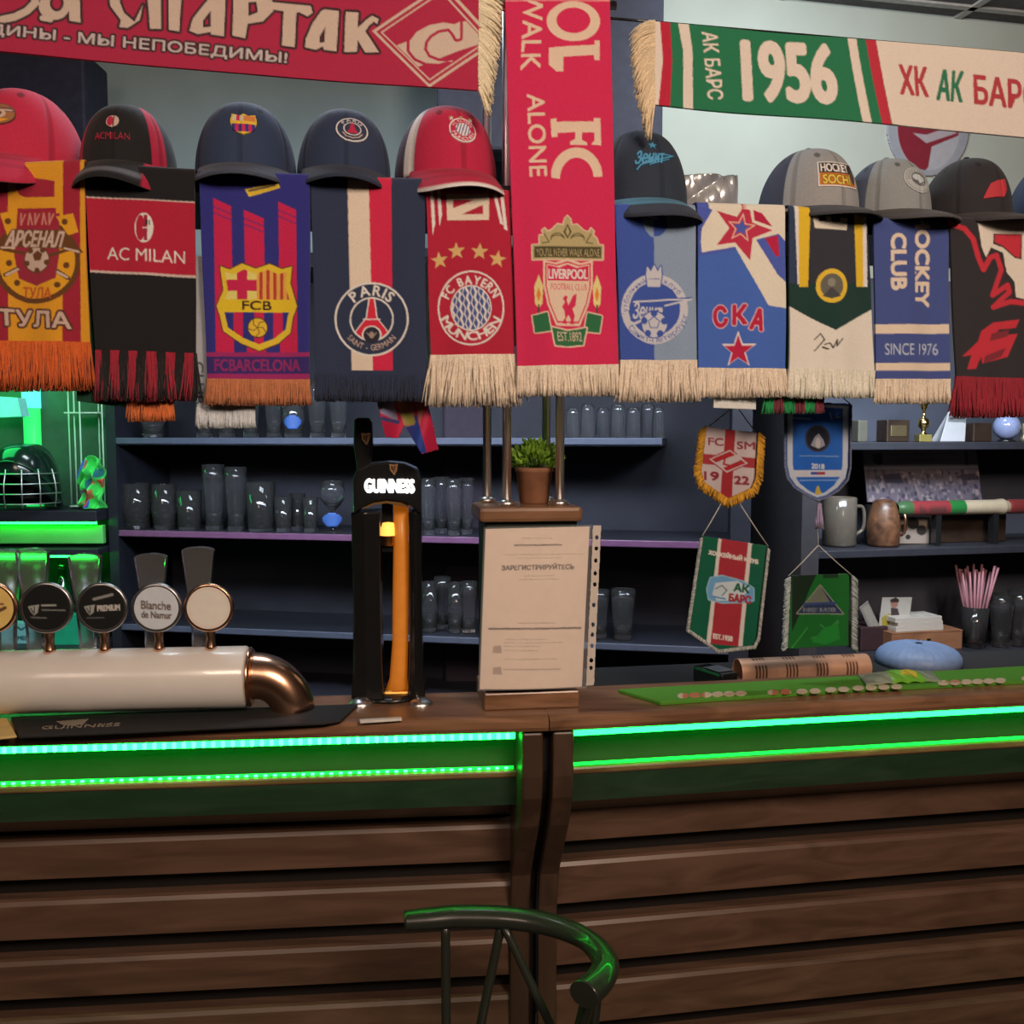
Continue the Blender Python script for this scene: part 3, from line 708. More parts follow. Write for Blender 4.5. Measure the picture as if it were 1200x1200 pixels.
# ---- blue and grey scarf
ZB_, ZG = K(56, 72, 130), K(128, 132, 142)
c = Canvas(716, 236, 822, 435, ZB_)
c.poly([(766, 236), (822, 236), (822, 435), (768, 435)], ZG)
c.ell((769, 246), 18, ZG, 33); c.clip = c.mell((769, 246), 17, 31); c.rect(766, 236, 800, 280, ZB_); c.poly([(775, 236), (788, 236), (790, 256), (782, 262)], ZG); c.clip = None; c.line([(758, 252), (770, 256)], 3, K(170, 160, 165))
C0 = (767, 362); ZW = K(186, 168, 160)
c.ell(C0, 39, ZW, 41); c.ell(C0, 30, ZB_, 31)
c.fill(c.marc('футбольный', C0, 32, 5.5, -100, -18, 0), ZB_); c.fill(c.marc('клуб', C0, 32, 5.5, 20, 60, 0), ZB_); c.fill(c.marc('Санкт-Петербург', C0, 39, 6, 235, 100, 0, True), ZB_)
m = c.mpoly([(757, 322), (758, 312), (763, 318), (767, 310), (771, 318), (775, 311), (776, 322), (774, 336), (759, 336)]); c.fill(c.dil(m, 1.5), ZB_); c.fill(m, ZW); c.line([(760, 327), (773, 327)], 1, ZB_)
c.poly([(736, 366), (742, 352), (812, 348), (778, 362), (740, 382)], ZB_)
c.line([(742, 354), (784, 351), (810, 351), (780, 358)], 2, ZW); c.line([(736, 376), (742, 380), (776, 364)], 3, ZW)
c.text('Зенит', (743, 354), (778, 355), (740, 374), ZW, .02)
c.ell((767, 380), 16.5, ZB_); c.ell((767, 380), 15, ZW); c.poly(star_pts((767, 378), 8, .8), ZB_)
c.poly(star_pts((767, 378), 6.6, .8), ZW)
for a in range(5): c.ell((767+13*math.sin(a*1.257), 380-13*math.cos(a*1.257)), 4, ZB_)
hang_scarf('half blue half grey scarf with a round crest and script across it', FR, [(721, 245), (815, 246), (816, 424), (727, 424)], c, -.015, lambda x: 470, CREAM, seed=7, fspread=.1)
# ---- blue scarf with red stars
SB, SP = K(70, 78, 138), K(228, 184, 156)
c = Canvas(812, 236, 926, 440, K(64, 88, 146))
c.poly([(812, 236), (926, 236), (926, 300), (866, 292), (820, 300), (812, 300)], SB)
c.poly([(832, 240), (926, 236), (926, 362), (900, 358), (862, 289), (822, 296), (820, 272)], SP)
c.poly([(812, 236), (835, 246), (822, 268), (820, 300), (812, 300)], SB)
c.poly([(886, 281), (912, 274), (921, 284), (921, 331), (911, 322)], SB); c.poly([(896, 279), (911, 276), (913, 300), (909, 301)], RED)
st = [(840, 247), (864, 254), (870, 244), (879, 246), (882, 261), (905, 270), (882, 279), (879, 305), (862, 284), (840, 287), (855, 267)]
c.poly(st, K(178, 40, 58)); c.star((869, 267), 18, PE, .42, 8, .95); c.star((869, 267), 14.5, K(178, 40, 58), .42, 8, .95); c.star((869, 267), 9.5, SB, .5, 8)
c.poly([(883, 246), (893, 250), (905, 266), (884, 258)], RED)
c.text('С', (834, 360), (852, 356), (837, 386), RED, .05, K(220, 160, 150), 1.1); c.text('К', (859, 357), (876, 356), (859, 381), RED, .05, K(220, 160, 150), 1.1); c.text('А', (882, 360), (898, 363), (877, 386), RED, .05, K(220, 160, 150), 1.1)
c.star((866, 410), 23, K(220, 180, 170), .40, 0, .9); c.star((866, 411), 19, RED, .40, 0, .9)
hang_scarf('blue scarf with a big red star, cream diagonal band and three red letters', FR, [(817, 243), (920, 246), (921, 434), (818, 433)], c, -.011, lambda x: 465, CREAM, seed=8, fspread=.15)
# ---- navy, green and cream scarf with yellow bars and a medal
c = Canvas(918, 236, 1034, 446, K(30, 34, 44))
c.rect(918, 236, 933, 340, K(44, 52, 70)); c.poly([(918, 332), (1034, 332), (1034, 440), (918, 440)], K(24, 48, 40)); c.rect(950, 236, 1003, 332, K(46, 42, 46))
c.poly([(931, 236), (936, 236), (938, 333), (935, 333)], WHITE); c.poly([(936, 236), (950, 240), (948, 336), (937, 336)], K(226, 158, 34)); c.poly([(1000, 236), (1011, 236), (1013, 336), (1004, 336)], K(226, 158, 34)); c.poly([(1011, 240), (1015, 240), (1017, 336), (1012, 336)], WHITE)
c.poly([(953, 252), (993, 256), (992, 270), (955, 267)], SP); c.rect(960, 250, 968, 259, K(46, 42, 46)); c.rect(974, 250, 984, 260, K(46, 42, 46))
c.ell((974.5, 335), 18, GOLD, 20); c.ell((974.5, 335), 13, K(96, 84, 70), 14.5); c.ell((974, 331), 4.5, K(130, 116, 96), 5); c.poly([(964, 347), (974, 336), (985, 347), (974, 350)], K(66, 60, 56))
c.poly([(918, 355), (978, 387), (1034, 356), (1034, 446), (918, 446)], K(232, 196, 162))
c.line([(955, 398), (962, 391), (966, 398), (958, 408), (955, 411)], 1.4, BLK); c.line([(966, 404), (972, 402), (975, 408), (980, 398), (979, 406), (986, 397)], 1.4, BLK); c.line([(964, 407), (970, 409)], 2, BLK)
hang_scarf('cream and green scarf with yellow bars, a round gold medal and a black signature', FR, [(925, 246), (1016, 256), (1026, 436), (926, 434)], c, -.016, lambda x: 465, K(232, 194, 158), seed=9)
# ---- blue scarf with cream lettering
c = Canvas(1018, 250, 1118, 452, K(64, 70, 112))
for y0, y1 in ((380, 391), (425.5, 434.5)): c.rect(1018, y0, 1118, y1, CREAM)
c.vtext('HOCKEY', 1072, 250, 1090, 360, CREAM, .05); c.vtext('CLUB', 1044, 273, 1062, 340, CREAM, .05)
for y in (257, 282, 300, 318, 335): c.rect(1072, y, 1073.5, y+3, CREAM)
c.tbox('SINCE 1976', 1037, 402.5, 1100, 416, K(176, 168, 176), .0)
hang_scarf('blue scarf with cream capitals running downwards and two cream stripes', FR, [(1024, 260), (1112, 264), (1112, 446), (1027, 446)], c, -.013, lambda x: 471, CREAM, seed=10)
# ---- black scarf with a red bird and letters, far right
c = Canvas(1106, 250, 1242, 452, K(44, 37, 37)); FR_ = K(186, 40, 48)
bird = [(1144, 250), (1150, 290), (1155, 302), (1161, 290), (1176, 296), (1180, 318), (1190, 330), (1192, 348), (1215, 354), (1242, 352), (1242, 250)]
c.poly(bird, K(224, 182, 156)); c.line([(1113, 262), (1130, 268), (1140, 280), (1146, 302), (1152, 316), (1160, 302), (1168, 299), (1176, 316), (1166, 345), (1182, 334), (1186, 340), (1182, 354), (1210, 358), (1242, 358)], 8.5, K(60, 34, 34))
c.line([(1113, 262), (1130, 268), (1140, 280), (1146, 302), (1152, 316), (1160, 302), (1168, 299), (1174, 316), (1163, 346), (1182, 334), (1184, 342), (1164, 360), (1186, 353), (1210, 356), (1242, 356)], 6, FR_)
c.poly([(1164, 274), (1198, 274), (1198, 304), (1190, 302), (1176, 290), (1164, 286)], K(60, 34, 34)); c.poly([(1166, 275), (1197, 275), (1196, 302), (1190, 300), (1176, 288), (1166, 284)], FR_)
c.poly([(1126, 418), (1146, 400), (1150, 388), (1164, 378), (1196, 374), (1192, 384), (1172, 386), (1164, 394), (1194, 391), (1182, 418), (1152, 426), (1150, 418), (1144, 432), (1132, 433), (1138, 416)], FR_)
c.poly([(1162, 391), (1184, 386), (1182, 394), (1160, 400)], K(120, 36, 40)); c.poly([(1155, 417), (1180, 407), (1174, 418), (1153, 426)], K(120, 36, 40))
hang_scarf('black scarf with a red-edged cream wing and angular red letters, far right', FR, [(1113, 260), (1236, 264), (1236, 446), (1119, 443)], c, -.017, lambda x: 484, K(140, 30, 40), seed=11)
# ---- second layer, mostly hidden behind the front row
def hidden(label, F, q, col, d, fy, fc, art=None, n=None):
    c = Canvas(min(q[0][0], q[3][0])-6, q[0][1]-6, max(q[1][0], q[2][0])+6, q[2][1]+8, col)
    if art: art(c)
    return hang_scarf(label, F, q, c, d, (lambda x: fy) if fy else None, fc, amp=.001, wrap=False, n=n)
hidden('scarf with orange fringe showing below the black and red scarf', FL, [(150, 250), (204, 250), (202, 468), (150, 462)], K(150, 60, 30), .004, 492, K(196, 96, 44))
hidden('green scarf end peeping out under the black and red scarf', FL, [(86, 250), (148, 250), (150, 478), (90, 470)], S(20, 70, 52), .005, None, None)
def clubart(c): c.vtext('CLUB', 227, 424, 239, 474, S(90, 110, 130), .02)
hidden('pale scarf end with dark letters and white fringe below the blue and red scarf', FL, [(221, 300), (296, 300), (299, 480), (231, 479)], (.66, .72, .80), .004, 501, (.70, .76, .82), clubart)
hidden('pale blue scarf seen as a sliver between the navy and the starred red scarf', FL, [(474, 300), (510, 300), (510, 432), (474, 432)], K(168, 184, 206), .005, None, None)
hidden('pale scarf seen as a sliver between the starred red and the tall red scarf', FL, [(582, 290), (605, 290), (606, 405), (584, 405)], K(176, 170, 186), .004, None, None)
hidden('white cloth end below the blue starred scarf', FR, [(838, 300), (884, 300), (886, 480), (836, 478)], K(206, 208, 212), .004, None, None)
hidden('scarf with green and red fringe below the signed cream scarf', FR, [(893, 300), (964, 300), (966, 464), (896, 464)], K(40, 90, 60), .005, 484, lambda x: K(30, 120, 60) if int(x*6) % 2 == 0 else K(110, 40, 46))

# ================================================================== BANNERS STRETCHED ABOVE
RB = K(166, 34, 56); DK = K(62, 34, 36); TN = K(196, 158, 132)
c = Canvas(-62, -70, 580, 116, RB)
let = c.blank()
let |= c.mline([(4, 24), (18, 21), (32, 14), (42, 4), (40, -8), (28, -14)], 9); let |= c.mline([(38, 24), (10, 24)], 0.1)
let |= (c.mell((64, 8), 18, 16) & ~c.mell((67, 4), 8, 10)) | c.mpoly([(78, -30), (93, -30), (95, 27), (82, 25)]) | c.mline([(50, 22), (60, 24)], 6)
let |= c.mpoly([(126, -20), (141, -20), (141, 4), (146, 16), (158, 26), (168, 6), (164, 24), (150, 33), (140, 32), (142, 24), (130, 8)])
let |= c.mpoly([(172, -22), (214, -20), (210, 37), (198, 35), (198, -12), (189, -12), (189, 34), (176, 34)])
let |= c.mpoly([(246, -16), (265, -16), (262, 42), (247, 40), (247, 37), (232, 40), (222, 36), (226, 22), (240, 4), (247, -4)]) & ~c.mpoly([(247, 12), (238, 24), (238, 32), (247, 31)])
let |= c.mpoly([(274, -18), (291, -17), (290, -6), (302, -9), (318, -4), (320, 12), (308, 24), (290, 27), (287, 44), (272, 41)]) & ~c.mpoly([(291, 2), (304, 1), (305, 12), (291, 18)])
let |= c.mpoly([(300, 0), (322, 2), (364, 6), (366, 14), (360, 18), (350, 13), (347, 14), (345, 54), (330, 52), (332, 12), (318, 10), (310, 22), (303, 20)])
let |= c.mpoly([(380, 10), (397, 12), (394, 59), (379, 57), (378, 53), (370, 57), (357, 54), (358, 44), (366, 26), (376, 12)]) & ~c.mpoly([(381, 30), (374, 42), (374, 49), (380, 48)])
let |= c.mpoly([(405, 13), (420, 14), (419, 32), (430, 22), (436, 18), (444, 22), (442, 28), (438, 25), (432, 30), (428, 36), (444, 61), (428, 61), (419, 46), (418, 60), (403, 60)])
c.fill(c.dil(let, 3.0), DK); c.fill(let, TN)
m = c.mtext('ЕДИНЫ - МЫ НЕПОБЕДИМЫ!', (-26, 27), (337, 60), (-27, 42.5), .03); c.fill(c.dil(m, 2.2), DK); c.fill(m, K(190, 160, 145))
def rh(k): return [(506+(x-506)*k, 47+(y-47)*k) for x, y in ((436, 36), (520, -20), (583, 50), (503, 104))]
c.poly(rh(1), TN); c.poly(rh(.93), RB); c.poly(rh(.86), TN); c.poly(rh(.82), RB)
c.clip = c.mpoly(rh(.80)); c.poly([(440, 62), (520, 34), (578, 14), (590, 44), (540, 60), (478, 84)], TN); 

CC_ = [(533, 29), (520, 27), (503, 30), (488, 38), (480, 49), (480, 60), (487, 69), (499, 75), (514, 76), (530, 72)]
CI_ = [(530, 74), (514, 73), (502, 68), (497, 59), (498, 50), (504, 42), (514, 36), (526, 34), (531, 40), (535, 47), (539, 46), (539, 26)]
m = c.mpoly(CC_+CI_); c.fill(c.dil(m, 3.4), RB); c.fill(m, TN); c.clip = None
def banner(label, F, q, cv, d, seed, amp, ends):
    w = abs(q[1][0]-q[0][0]); h = abs(q[3][1]-q[0][1])
    P, C = cloth_points(F, q, d, int(w*.85), int(h*.9), amp, False, seed)
    mid = P[P.shape[0]//2, P.shape[1]//2]; r = thing('fan_banner', mid, label, 'scarf', 'long scarves stretched overhead as banners')
    grid_mesh('knitted_cloth', P, cv.cell(C[..., 0], C[..., 1]), F.N3*.005, KNIT, r)
    return r, P
b1, P1 = banner('long red scarf with big pale letters and a diamond emblem, stretched along the top left', FL, [(-58, -74), (562, -12), (562, 108), (-58, 57)], c, -.016, 3.3, .004, 1)
fe = P1[:, -1]; st = []; dr = []; ln = []; cc = []
for i in range(330):
    t = (i*.618) % 1; p = fe[int(t*(len(fe)-1))]+FL.N3*random.uniform(0, .004); st.append(p-FL.U3*.002)
    dr.append(FL.U3*(1.15-.6*t)+np.array([0, 0, -.12-.75*t])); ln.append(random.uniform(.033, .046)); cc.append(np.array(K(214, 178, 140))*random.uniform(.8, 1.1))
strands('fringe', st, dr, ln, .0026, cc, YARN, b1, droop=.16, jit=.35)
GR, CB = K(34, 100, 62), K(222, 180, 156)
c = Canvas(750, 10, 1290, 190, GR)
c.poly([(750, 10), (774, 10), (778, 70), (774, 125), (750, 125)], CB); c.poly([(772, 10), (784, 10), (788, 70), (786, 127), (772, 125), (777, 70)], K(176, 30, 48))
c.poly([(791, 10), (804, 10), (812, 60), (814, 130), (802, 130), (801, 60)], CB)
c.text('АК БАРС', (841, 37), (850, 115), (822, 37), CB, .02)
c.text('1956', (867, 45), (978, 51), (872, 118), CB, .045)
c.poly([(992, 36), (1002.5, 38), (1020, 146), (1009, 144)], CB); c.poly([(1013, 38), (1025, 38), (1044, 148), (1032, 146)], K(176, 40, 50)); c.poly([(1025, 38), (1290, 60), (1290, 190), (1044, 146)], CB)
c.text('ХК', (1052, 75), (1086, 79), (1054, 111), K(168, 50, 54), .03); c.text('АК', (1098, 81), (1129, 84), (1096, 118), K(40, 100, 66), .03); c.text('БАРС', (1139, 87), (1219, 96), (1140, 123), K(168, 50, 54), .03)
b2, P2 = banner('long green and cream scarf with a year and club letters, stretched along the top right', FR, [(766, 25), (1270, 68), (1270, 167), (766, 122)], c, -.014, 5.1, .004, 0)
fe = P2[:, 0]; st = []; dr = []; ln = []; cc = []
for i in range(330):
    t = (i*.618) % 1; p = fe[int(t*(len(fe)-1))]+FR.N3*random.uniform(0, .004); st.append(p+FR.U3*.002)
    dr.append(-FR.U3*(.95-.75*t)+np.array([0, 0, .25-1.0*t])); ln.append(random.uniform(.035, .05)*(1+.25*t)); cc.append(np.array(K(212, 172, 132))*random.uniform(.8, 1.1))
strands('fringe', st, dr, ln, .0026, cc, YARN, b2, droop=.33, jit=.3)
# the cords they hang from
for nm, P, F, lab, ext in (('clothesline', P1, FL, 'taut dark line along the upper hem of the long red banner', None), ('clothesline', P2, FR, 'taut dark line along the upper hem of the long green banner', None)):
    t = P[0]+F.N3*.003; a, b = Vector(t[0]), Vector(t[-1]); dv = (b-a).normalized()
    e = a-dv*.5, b+dv*.06
    if F is FR: e = a-dv*.13, b+dv*.5
    o = MB().tube([e[0], a, b, e[1]], .0022, 8).tube([e[0], e[0]+Vector((0, .02, 2.90-e[0].z))], .0018, 6).tube([e[1], e[1]+Vector((0, .02, 2.90-e[1].z))], .0018, 6).build('clothesline', M_BLACK, loc=a)
    tag(o, lab, 'line')
hp = FR.hit(653, -3, -.012); pa_, pd_ = FR.sd(hp)
o = MB().tube([FR.P(pa_-.094, pd_, hp[2]-.006), FR.P(pa_+.094, pd_, hp[2]-.006)], .007, 12).tube([FR.P(pa_-.088, pd_, hp[2]), FR.P(pa_-.088, pd_+.01, 2.90)], .003, 8).tube([FR.P(pa_+.088, pd_, hp[2]), FR.P(pa_+.088, pd_, 2.90)], .003, 8).build('hanging_rail', M_STEEL, loc=hp)
tag(o, 'short steel rail on two hangers over which the tall red scarf is folded', 'rail')

# ================================================================== CAPS ON THE SHELVES
def crown_fn(a, b, h):
    def f(az, ph):                      # az 0 = front (-Y), ph 0 = rim .. pi/2 = top
        r = np.cos(ph)**.95; z = h*np.sin(ph)**.92
        ex = .5+.5*np.cos(az)           # the front panels stand more upright
        r = r*(1-ex)+np.cos(ph)**.70*ex
        k = 1-.022*np.exp(-(((az/(math.pi/3)+.0)-np.round(az/(math.pi/3)))/.03)**2)
        return np.stack([a*r*k*np.sin(az), -b*r*k*np.cos(az), z], -1)
    return f
def cap(label, F, px, py, wpx, yaw, panels, visor, under=None, badge=None, pitch=0., roll=0., d=.115, hk=.74, vl=.068, vdroop=.55, varch=.020, button=None, edge=None, bsz=.045, baz=0., bph=.5, text=None, bh=None, slope=0., dz=0., vwide=1.02, bwid=None):
    """px, py: middle of the rim in the photo; wpx: width there; yaw: + turns the peak to the right"""
    h = F.hit(px, py, .08); wid = wpx/FPX*float(h[1]); a = wid/2; b = a*1.12; H = wid*hk
    dd = b*.96; h = F.hit(px, py, dd); s_ = F.sd(h)[0]; zb = (ZSL if F is FL else ZSR)+.014+dz
    cr = crown_fn(a, b, H)
    root = thing('baseball_cap', F.P(s_, dd, zb), label, 'cap', 'caps lined up on the shelf', 0)
    M = Matrix.LocRotScale(root.location, Euler((-pitch, roll, F.ang+yaw)), None)
    Mn = np.array(M); tw = lambda P: P@Mn[:3, :3].T+Mn[:3, 3]
    az = np.linspace(-math.pi, math.pi, 181); ph = np.linspace(0, math.pi/2*.995, 44)
    A, Ph = np.meshgrid(az, ph); P = cr(A, Ph); C = np.zeros(P.shape)
    for i in range(A.shape[0]):
        for j in range(A.shape[1]): C[i, j] = np.array(panels(A[i, j], Ph[i, j]))*(.72 if abs((A[i, j]/(math.pi/3)) % 1) < .035 or abs((A[i, j]/(math.pi/3)) % 1) > .965 else 1.)
    for q in range(6):
        ea = (q+.5)*math.pi/3-math.pi; C[np.hypot((A-ea)*np.cos(Ph), (Ph-.92)*.8) < .055] *= .35
    P2 = cr(A, Ph); P2 = P2*np.array([.985, .985, .985])
    o = grid_mesh('crown', tw(P)[::-1], C[::-1], (tw(P2)-tw(P))[::-1], CAPM, root)
    # peak: curved board springing from the front rim
    a0 = 1.12; u = np.linspace(-a0, a0, 41); v = np.linspace(0, 1, 12)
    U, V = np.meshgrid(u, v)
    bx = a*np.sin(U); by = -b*np.cos(U)
    ln = vl*np.clip(np.cos(U/a0*math.pi/2), 0, 1)**.55
    dirx = .25*np.sin(U)*(vwide)
    x = bx*(1+(vwide-1)*V)+dirx*ln*V; y = by-ln*V+.004*(1-V)
    z = .006+slope*V*ln-vdroop*ln*V*(.5+.5*V)-varch*(x/a)**2*V+.002
    Pv = np.stack([x, y, z], -1)
    Cv = np.zeros(Pv.shape); Cv[:] = visor if not callable(visor) else 0
    st_ = (1-.22*(np.abs((V*7) % 1-.5) < .10))[..., None]
    if callable(visor):
        for i in range(U.shape[0]):
            for j in range(U.shape[1]): Cv[i, j] = visor(U[i, j], V[i, j])
    Cv = Cv*st_; Tn = np.zeros(Pv.shape); Tn[..., 2] = -.0035
    grid_mesh('visor', tw(Pv)[::-1], Cv[::-1], (Tn@Mn[:3, :3].T)[::-1], CAPM, root)
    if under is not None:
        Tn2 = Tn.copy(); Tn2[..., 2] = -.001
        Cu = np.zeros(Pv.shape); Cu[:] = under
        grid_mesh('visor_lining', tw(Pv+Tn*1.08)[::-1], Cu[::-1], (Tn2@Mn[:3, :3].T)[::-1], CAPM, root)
    bc = button if button is not None else panels(0, 1.4)
    mb = MB().lathe([(0, .006), (.004, .0055), (.0065, .003), (.007, -.002)], (0, 0, H), 14)
    for i in range(len(mb.v)): mb.v[i] = M@mb.v[i]
    mbn = 'b%.3f_%.3f_%.3f' % tuple(bc)
    mb.build('button', mat('cap_button_'+mbn, bc, .8), root)
    if badge:
        cv, bw, hh = badge; bw *= 1.35; hh *= 1.35; nx, ny = int(bw*1200), int(hh*1200)
        uu, vv = np.meshgrid(np.linspace(0, 1, nx), np.linspace(0, 1, ny))
        pc = cr(np.array(baz), np.array(bph))
        azs = baz+(uu-.5)*bw/(a*1.05*math.cos(bph)**.3); phs = bph-(vv-.5)*hh/(H*1.12)
        Pb = cr(azs, phs); nrm = Pb/np.linalg.norm(Pb/np.array([1, 1, 1.]), axis=-1, keepdims=True)
        Pb = Pb+nrm*.0022
        X = cv.x0+uu*(cv.w/cv.ss); Y = cv.y0+vv*(cv.h/cv.ss)
        kp = cv.kept(X[:-1, :-1]+.3, Y[:-1, :-1]+.3)
        grid_mesh('badge', tw(Pb), cv.cell(X, Y), -(nrm@Mn[:3, :3].T)*.0035, EMB, root, kp)
    return root, M, cr, a, b, H
def roundkeep(c, m): c.keep = m
R = math.radians
# red cap with round crest
c = Canvas(0, 0, 40, 40, K(110, 60, 40)); c.keep = c.mell((20, 20), 19.5, 19.5); c.ell((20, 20), 18, K(150, 90, 50)); c.rect(2, 8, 38, 17, K(120, 70, 60)); c.ell((20, 21), 8, TAN); c.poly(star_pts((20, 20), 4, .8), BR); c.line([(6, 14), (34, 14)], 3, TAN); c.poly([(8, 30), (32, 30), (20, 38)], OR)
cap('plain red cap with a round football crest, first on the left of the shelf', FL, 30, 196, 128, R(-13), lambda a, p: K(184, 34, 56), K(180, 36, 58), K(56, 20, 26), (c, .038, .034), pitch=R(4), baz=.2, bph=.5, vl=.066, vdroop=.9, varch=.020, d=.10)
# black cap with red side panels
c = Canvas(0, 0, 40, 40, BLK); c.keep = c.mell((20, 10), 7.5, 10) | c.mtext('ACMILAN', (2, 27), (38, 27), (2, 36))
c.ell((20, 10), 7.2, TAN, 9.6); c.ell((17.5, 10), 3.4, RED, 8); c.line([(21, 2), (21, 18)], 1.6, BLK); c.rect(0, 22, 40, 40, K(150, 40, 50))
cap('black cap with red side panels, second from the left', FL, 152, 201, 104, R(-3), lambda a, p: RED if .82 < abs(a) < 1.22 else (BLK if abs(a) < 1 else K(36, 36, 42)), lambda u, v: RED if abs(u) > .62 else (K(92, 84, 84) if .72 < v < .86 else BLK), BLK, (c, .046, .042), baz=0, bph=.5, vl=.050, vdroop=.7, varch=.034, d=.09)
# navy cap, shield crest
c = Canvas(0, 0, 40, 40, GOLD); shp = [(4, 4), (14, 7), (20, 3), (26, 7), (36, 4), (37, 18), (32, 32), (20, 38), (8, 32), (3, 18)]; c.keep = c.mpoly(shp)
c.rect(6, 7, 20, 17, K(196, 170, 130)); c.rect(11, 5, 15, 17, RD); c.rect(20, 7, 35, 17, K(200, 110, 50)); c.rect(0, 17, 40, 22, GOLD); c.rect(6, 22, 34, 34, BLU)
for x in (10, 18, 26): c.rect(x, 22, x+4, 34, RD)
cap('navy cap with a yellow and red shield crest, third from the left', FL, 289, 206, 113, R(3), lambda a, p: K(42, 50, 68), K(62, 62, 70), K(26, 26, 30), (c, .040, .040), baz=.08, bph=.58, vl=.055, vdroop=.5, varch=.018, d=.10)
# navy cap, round crest
c = Canvas(0, 0, 40, 40, NAVY); c.keep = c.mell((20, 20), 19.5); c.ell((20, 20), 19.4, WHITE); c.ell((20, 20), 17.6, NAVY); c.ell((20, 20), 10.5, WHITE); c.ell((20, 20), 9.3, NAVY); c.poly([(18.5, 11), (21.5, 11), (23, 20), (27, 27), (13, 27), (17, 20)], RED)
c.fill(c.marc('PARIS', (20, 20), 11.8, 5, -60, 60, .03), WHITE); c.line([(9, 27), (13, 32), (20, 34), (27, 32), (31, 27)], 1.2, TAN)
cap('navy cap with a round tower crest, fourth from the left', FL, 403, 211, 106, R(6), lambda a, p: K(40, 47, 64), K(40, 44, 56), K(24, 25, 32), (c, .044, .042), baz=.14, bph=.58, vl=.048, vdroop=.55, varch=.022, d=.10, roll=R(2))
# red cap with white stripe
c = Canvas(0, 0, 40, 40, WHITE); c.keep = c.mell((20, 22), 17.8) | c.mpoly(star_pts((6, 4), 4)) | c.mpoly(star_pts((20, 1.5), 3.5)) | c.mpoly(star_pts((34, 4), 4))
c.ell((20, 22), 16, RED); c.ell((20, 22), 9.5, WHITE); c.rect(0, 0, 40, 4.5, K(176, 130, 80))
for i in range(-3, 4): c.line([(20+i*4-3, 30), (20+i*4+3, 14)], 1.5, BB)
c.fill(c.mell((20, 22), 16) & ~c.mell((20, 22), 9.6), RED); c.fill(c.marc('FC BAYERN', (20, 22), 11, 4, -70, 70, .03), WHITE); c.fill(c.marc('MÜNCHEN', (20, 22), 15, 4, 250, 110, .03, True), WHITE)
cap('red cap with one white front stripe and a round crest, fifth from the left', FL, 522, 214, 116, R(17), lambda a, p: WHITE if -1.26 < a < -1.0 else (RED if -1.0 <= a < 1.3 else K(60, 34, 46) if a < -1.26 else K(120, 34, 46)), lambda u, v: WHITE if v > .93 else RED, K(52, 34, 38), (c, .042, .046), baz=.02, bph=.58, vl=.062, vdroop=.62, varch=.026, d=.11)
# dark cap with light blue script
LB = K(72, 128, 150)
c = Canvas(0, 0, 60, 50, BLK); m = c.mpoly(star_pts((28, 8), 7, .42, 6)) | c.mtext('Зенит', (8, 18), (44, 15), (4, 38), .03) | c.mline([(8, 44), (12, 38), (40, 28), (57, 22), (36, 22)], 2.2) | c.mline([(22, 38), (48, 28)], 1.5)
c.keep = m; c.fill(m, LB)
cap('black cap with light blue script and star, beside the tall red scarf', FR, 746, 243, 112, R(10), lambda a, p: K(40, 44, 52), lambda u, v: K(70, 110, 124) if v < .55 else K(46, 48, 56), K(30, 32, 36), (c, .066, .058), baz=-.12, bph=.56, vl=.060, vdroop=.62, varch=.016, hk=.80, d=.105)
# grey trucker cap, rectangular patch
c = Canvas(0, 0, 60, 44, K(216, 196, 176)); c.keep = c.mpoly([(1, 1), (59, 1), (59, 43), (1, 43)])
c.rect(3, 3, 57, 22, K(42, 38, 36)); c.rect(3, 22, 57, 41, K(176, 92, 30)); c.tbox('HOCKEY', 5, 5, 47, 20, K(232, 220, 200), .012); c.tbox('SOCHI', 7, 25, 46, 39, K(250, 170, 60), .015, K(70, 36, 20), .8)
c.ell((53, 26), 5, K(60, 56, 54), 11)
GY = K(140, 126, 116)
cap('grey cap with black mesh back and a rectangular orange and black patch', FR, 946, 240, 108, R(14), lambda a, p: GY if abs(a) < 1.25 else K(54, 52, 62), K(60, 54, 52), K(34, 32, 32), (c, .062, .044), baz=-.08, bph=.5, vl=.060, vdroop=.35, varch=.010, hk=.72, d=.12)
# grey cap round patch
c = Canvas(0, 0, 40, 40, K(172, 158, 146)); c.keep = c.mell((20, 20), 19.5); c.ell((20, 20), 18, K(120, 108, 100)); c.ell((20, 20), 17, K(160, 148, 136)); c.ell((20, 20), 11, K(100, 90, 84)); c.ell((18, 18), 7, K(176, 166, 156), 5); c.ell((23, 22), 5, K(170, 160, 150), 6); c.line([(12, 24), (20, 28), (28, 24)], 1.5, K(60, 54, 50))
[c.line([(20+12.6*math.sin(q), 20-12.6*math.cos(q)), (20+15.6*math.sin(q+.06), 20-15.6*math.cos(q+.06))], 1, K(90, 80, 76)) for q in np.linspace(-1.7, 1.7, 16)]
cap('grey cap with a round tonal patch, between the mesh-back cap and the black cap', FR, 1037, 250, 93, R(16), lambda a, p: K(132, 122, 112) if abs(a) < 1.3 else K(70, 70, 80), K(74, 66, 62), K(40, 36, 34), (c, .048, .046), baz=.0, bph=.55, vl=.064, vdroop=.35, varch=.010, hk=.74, d=.115)
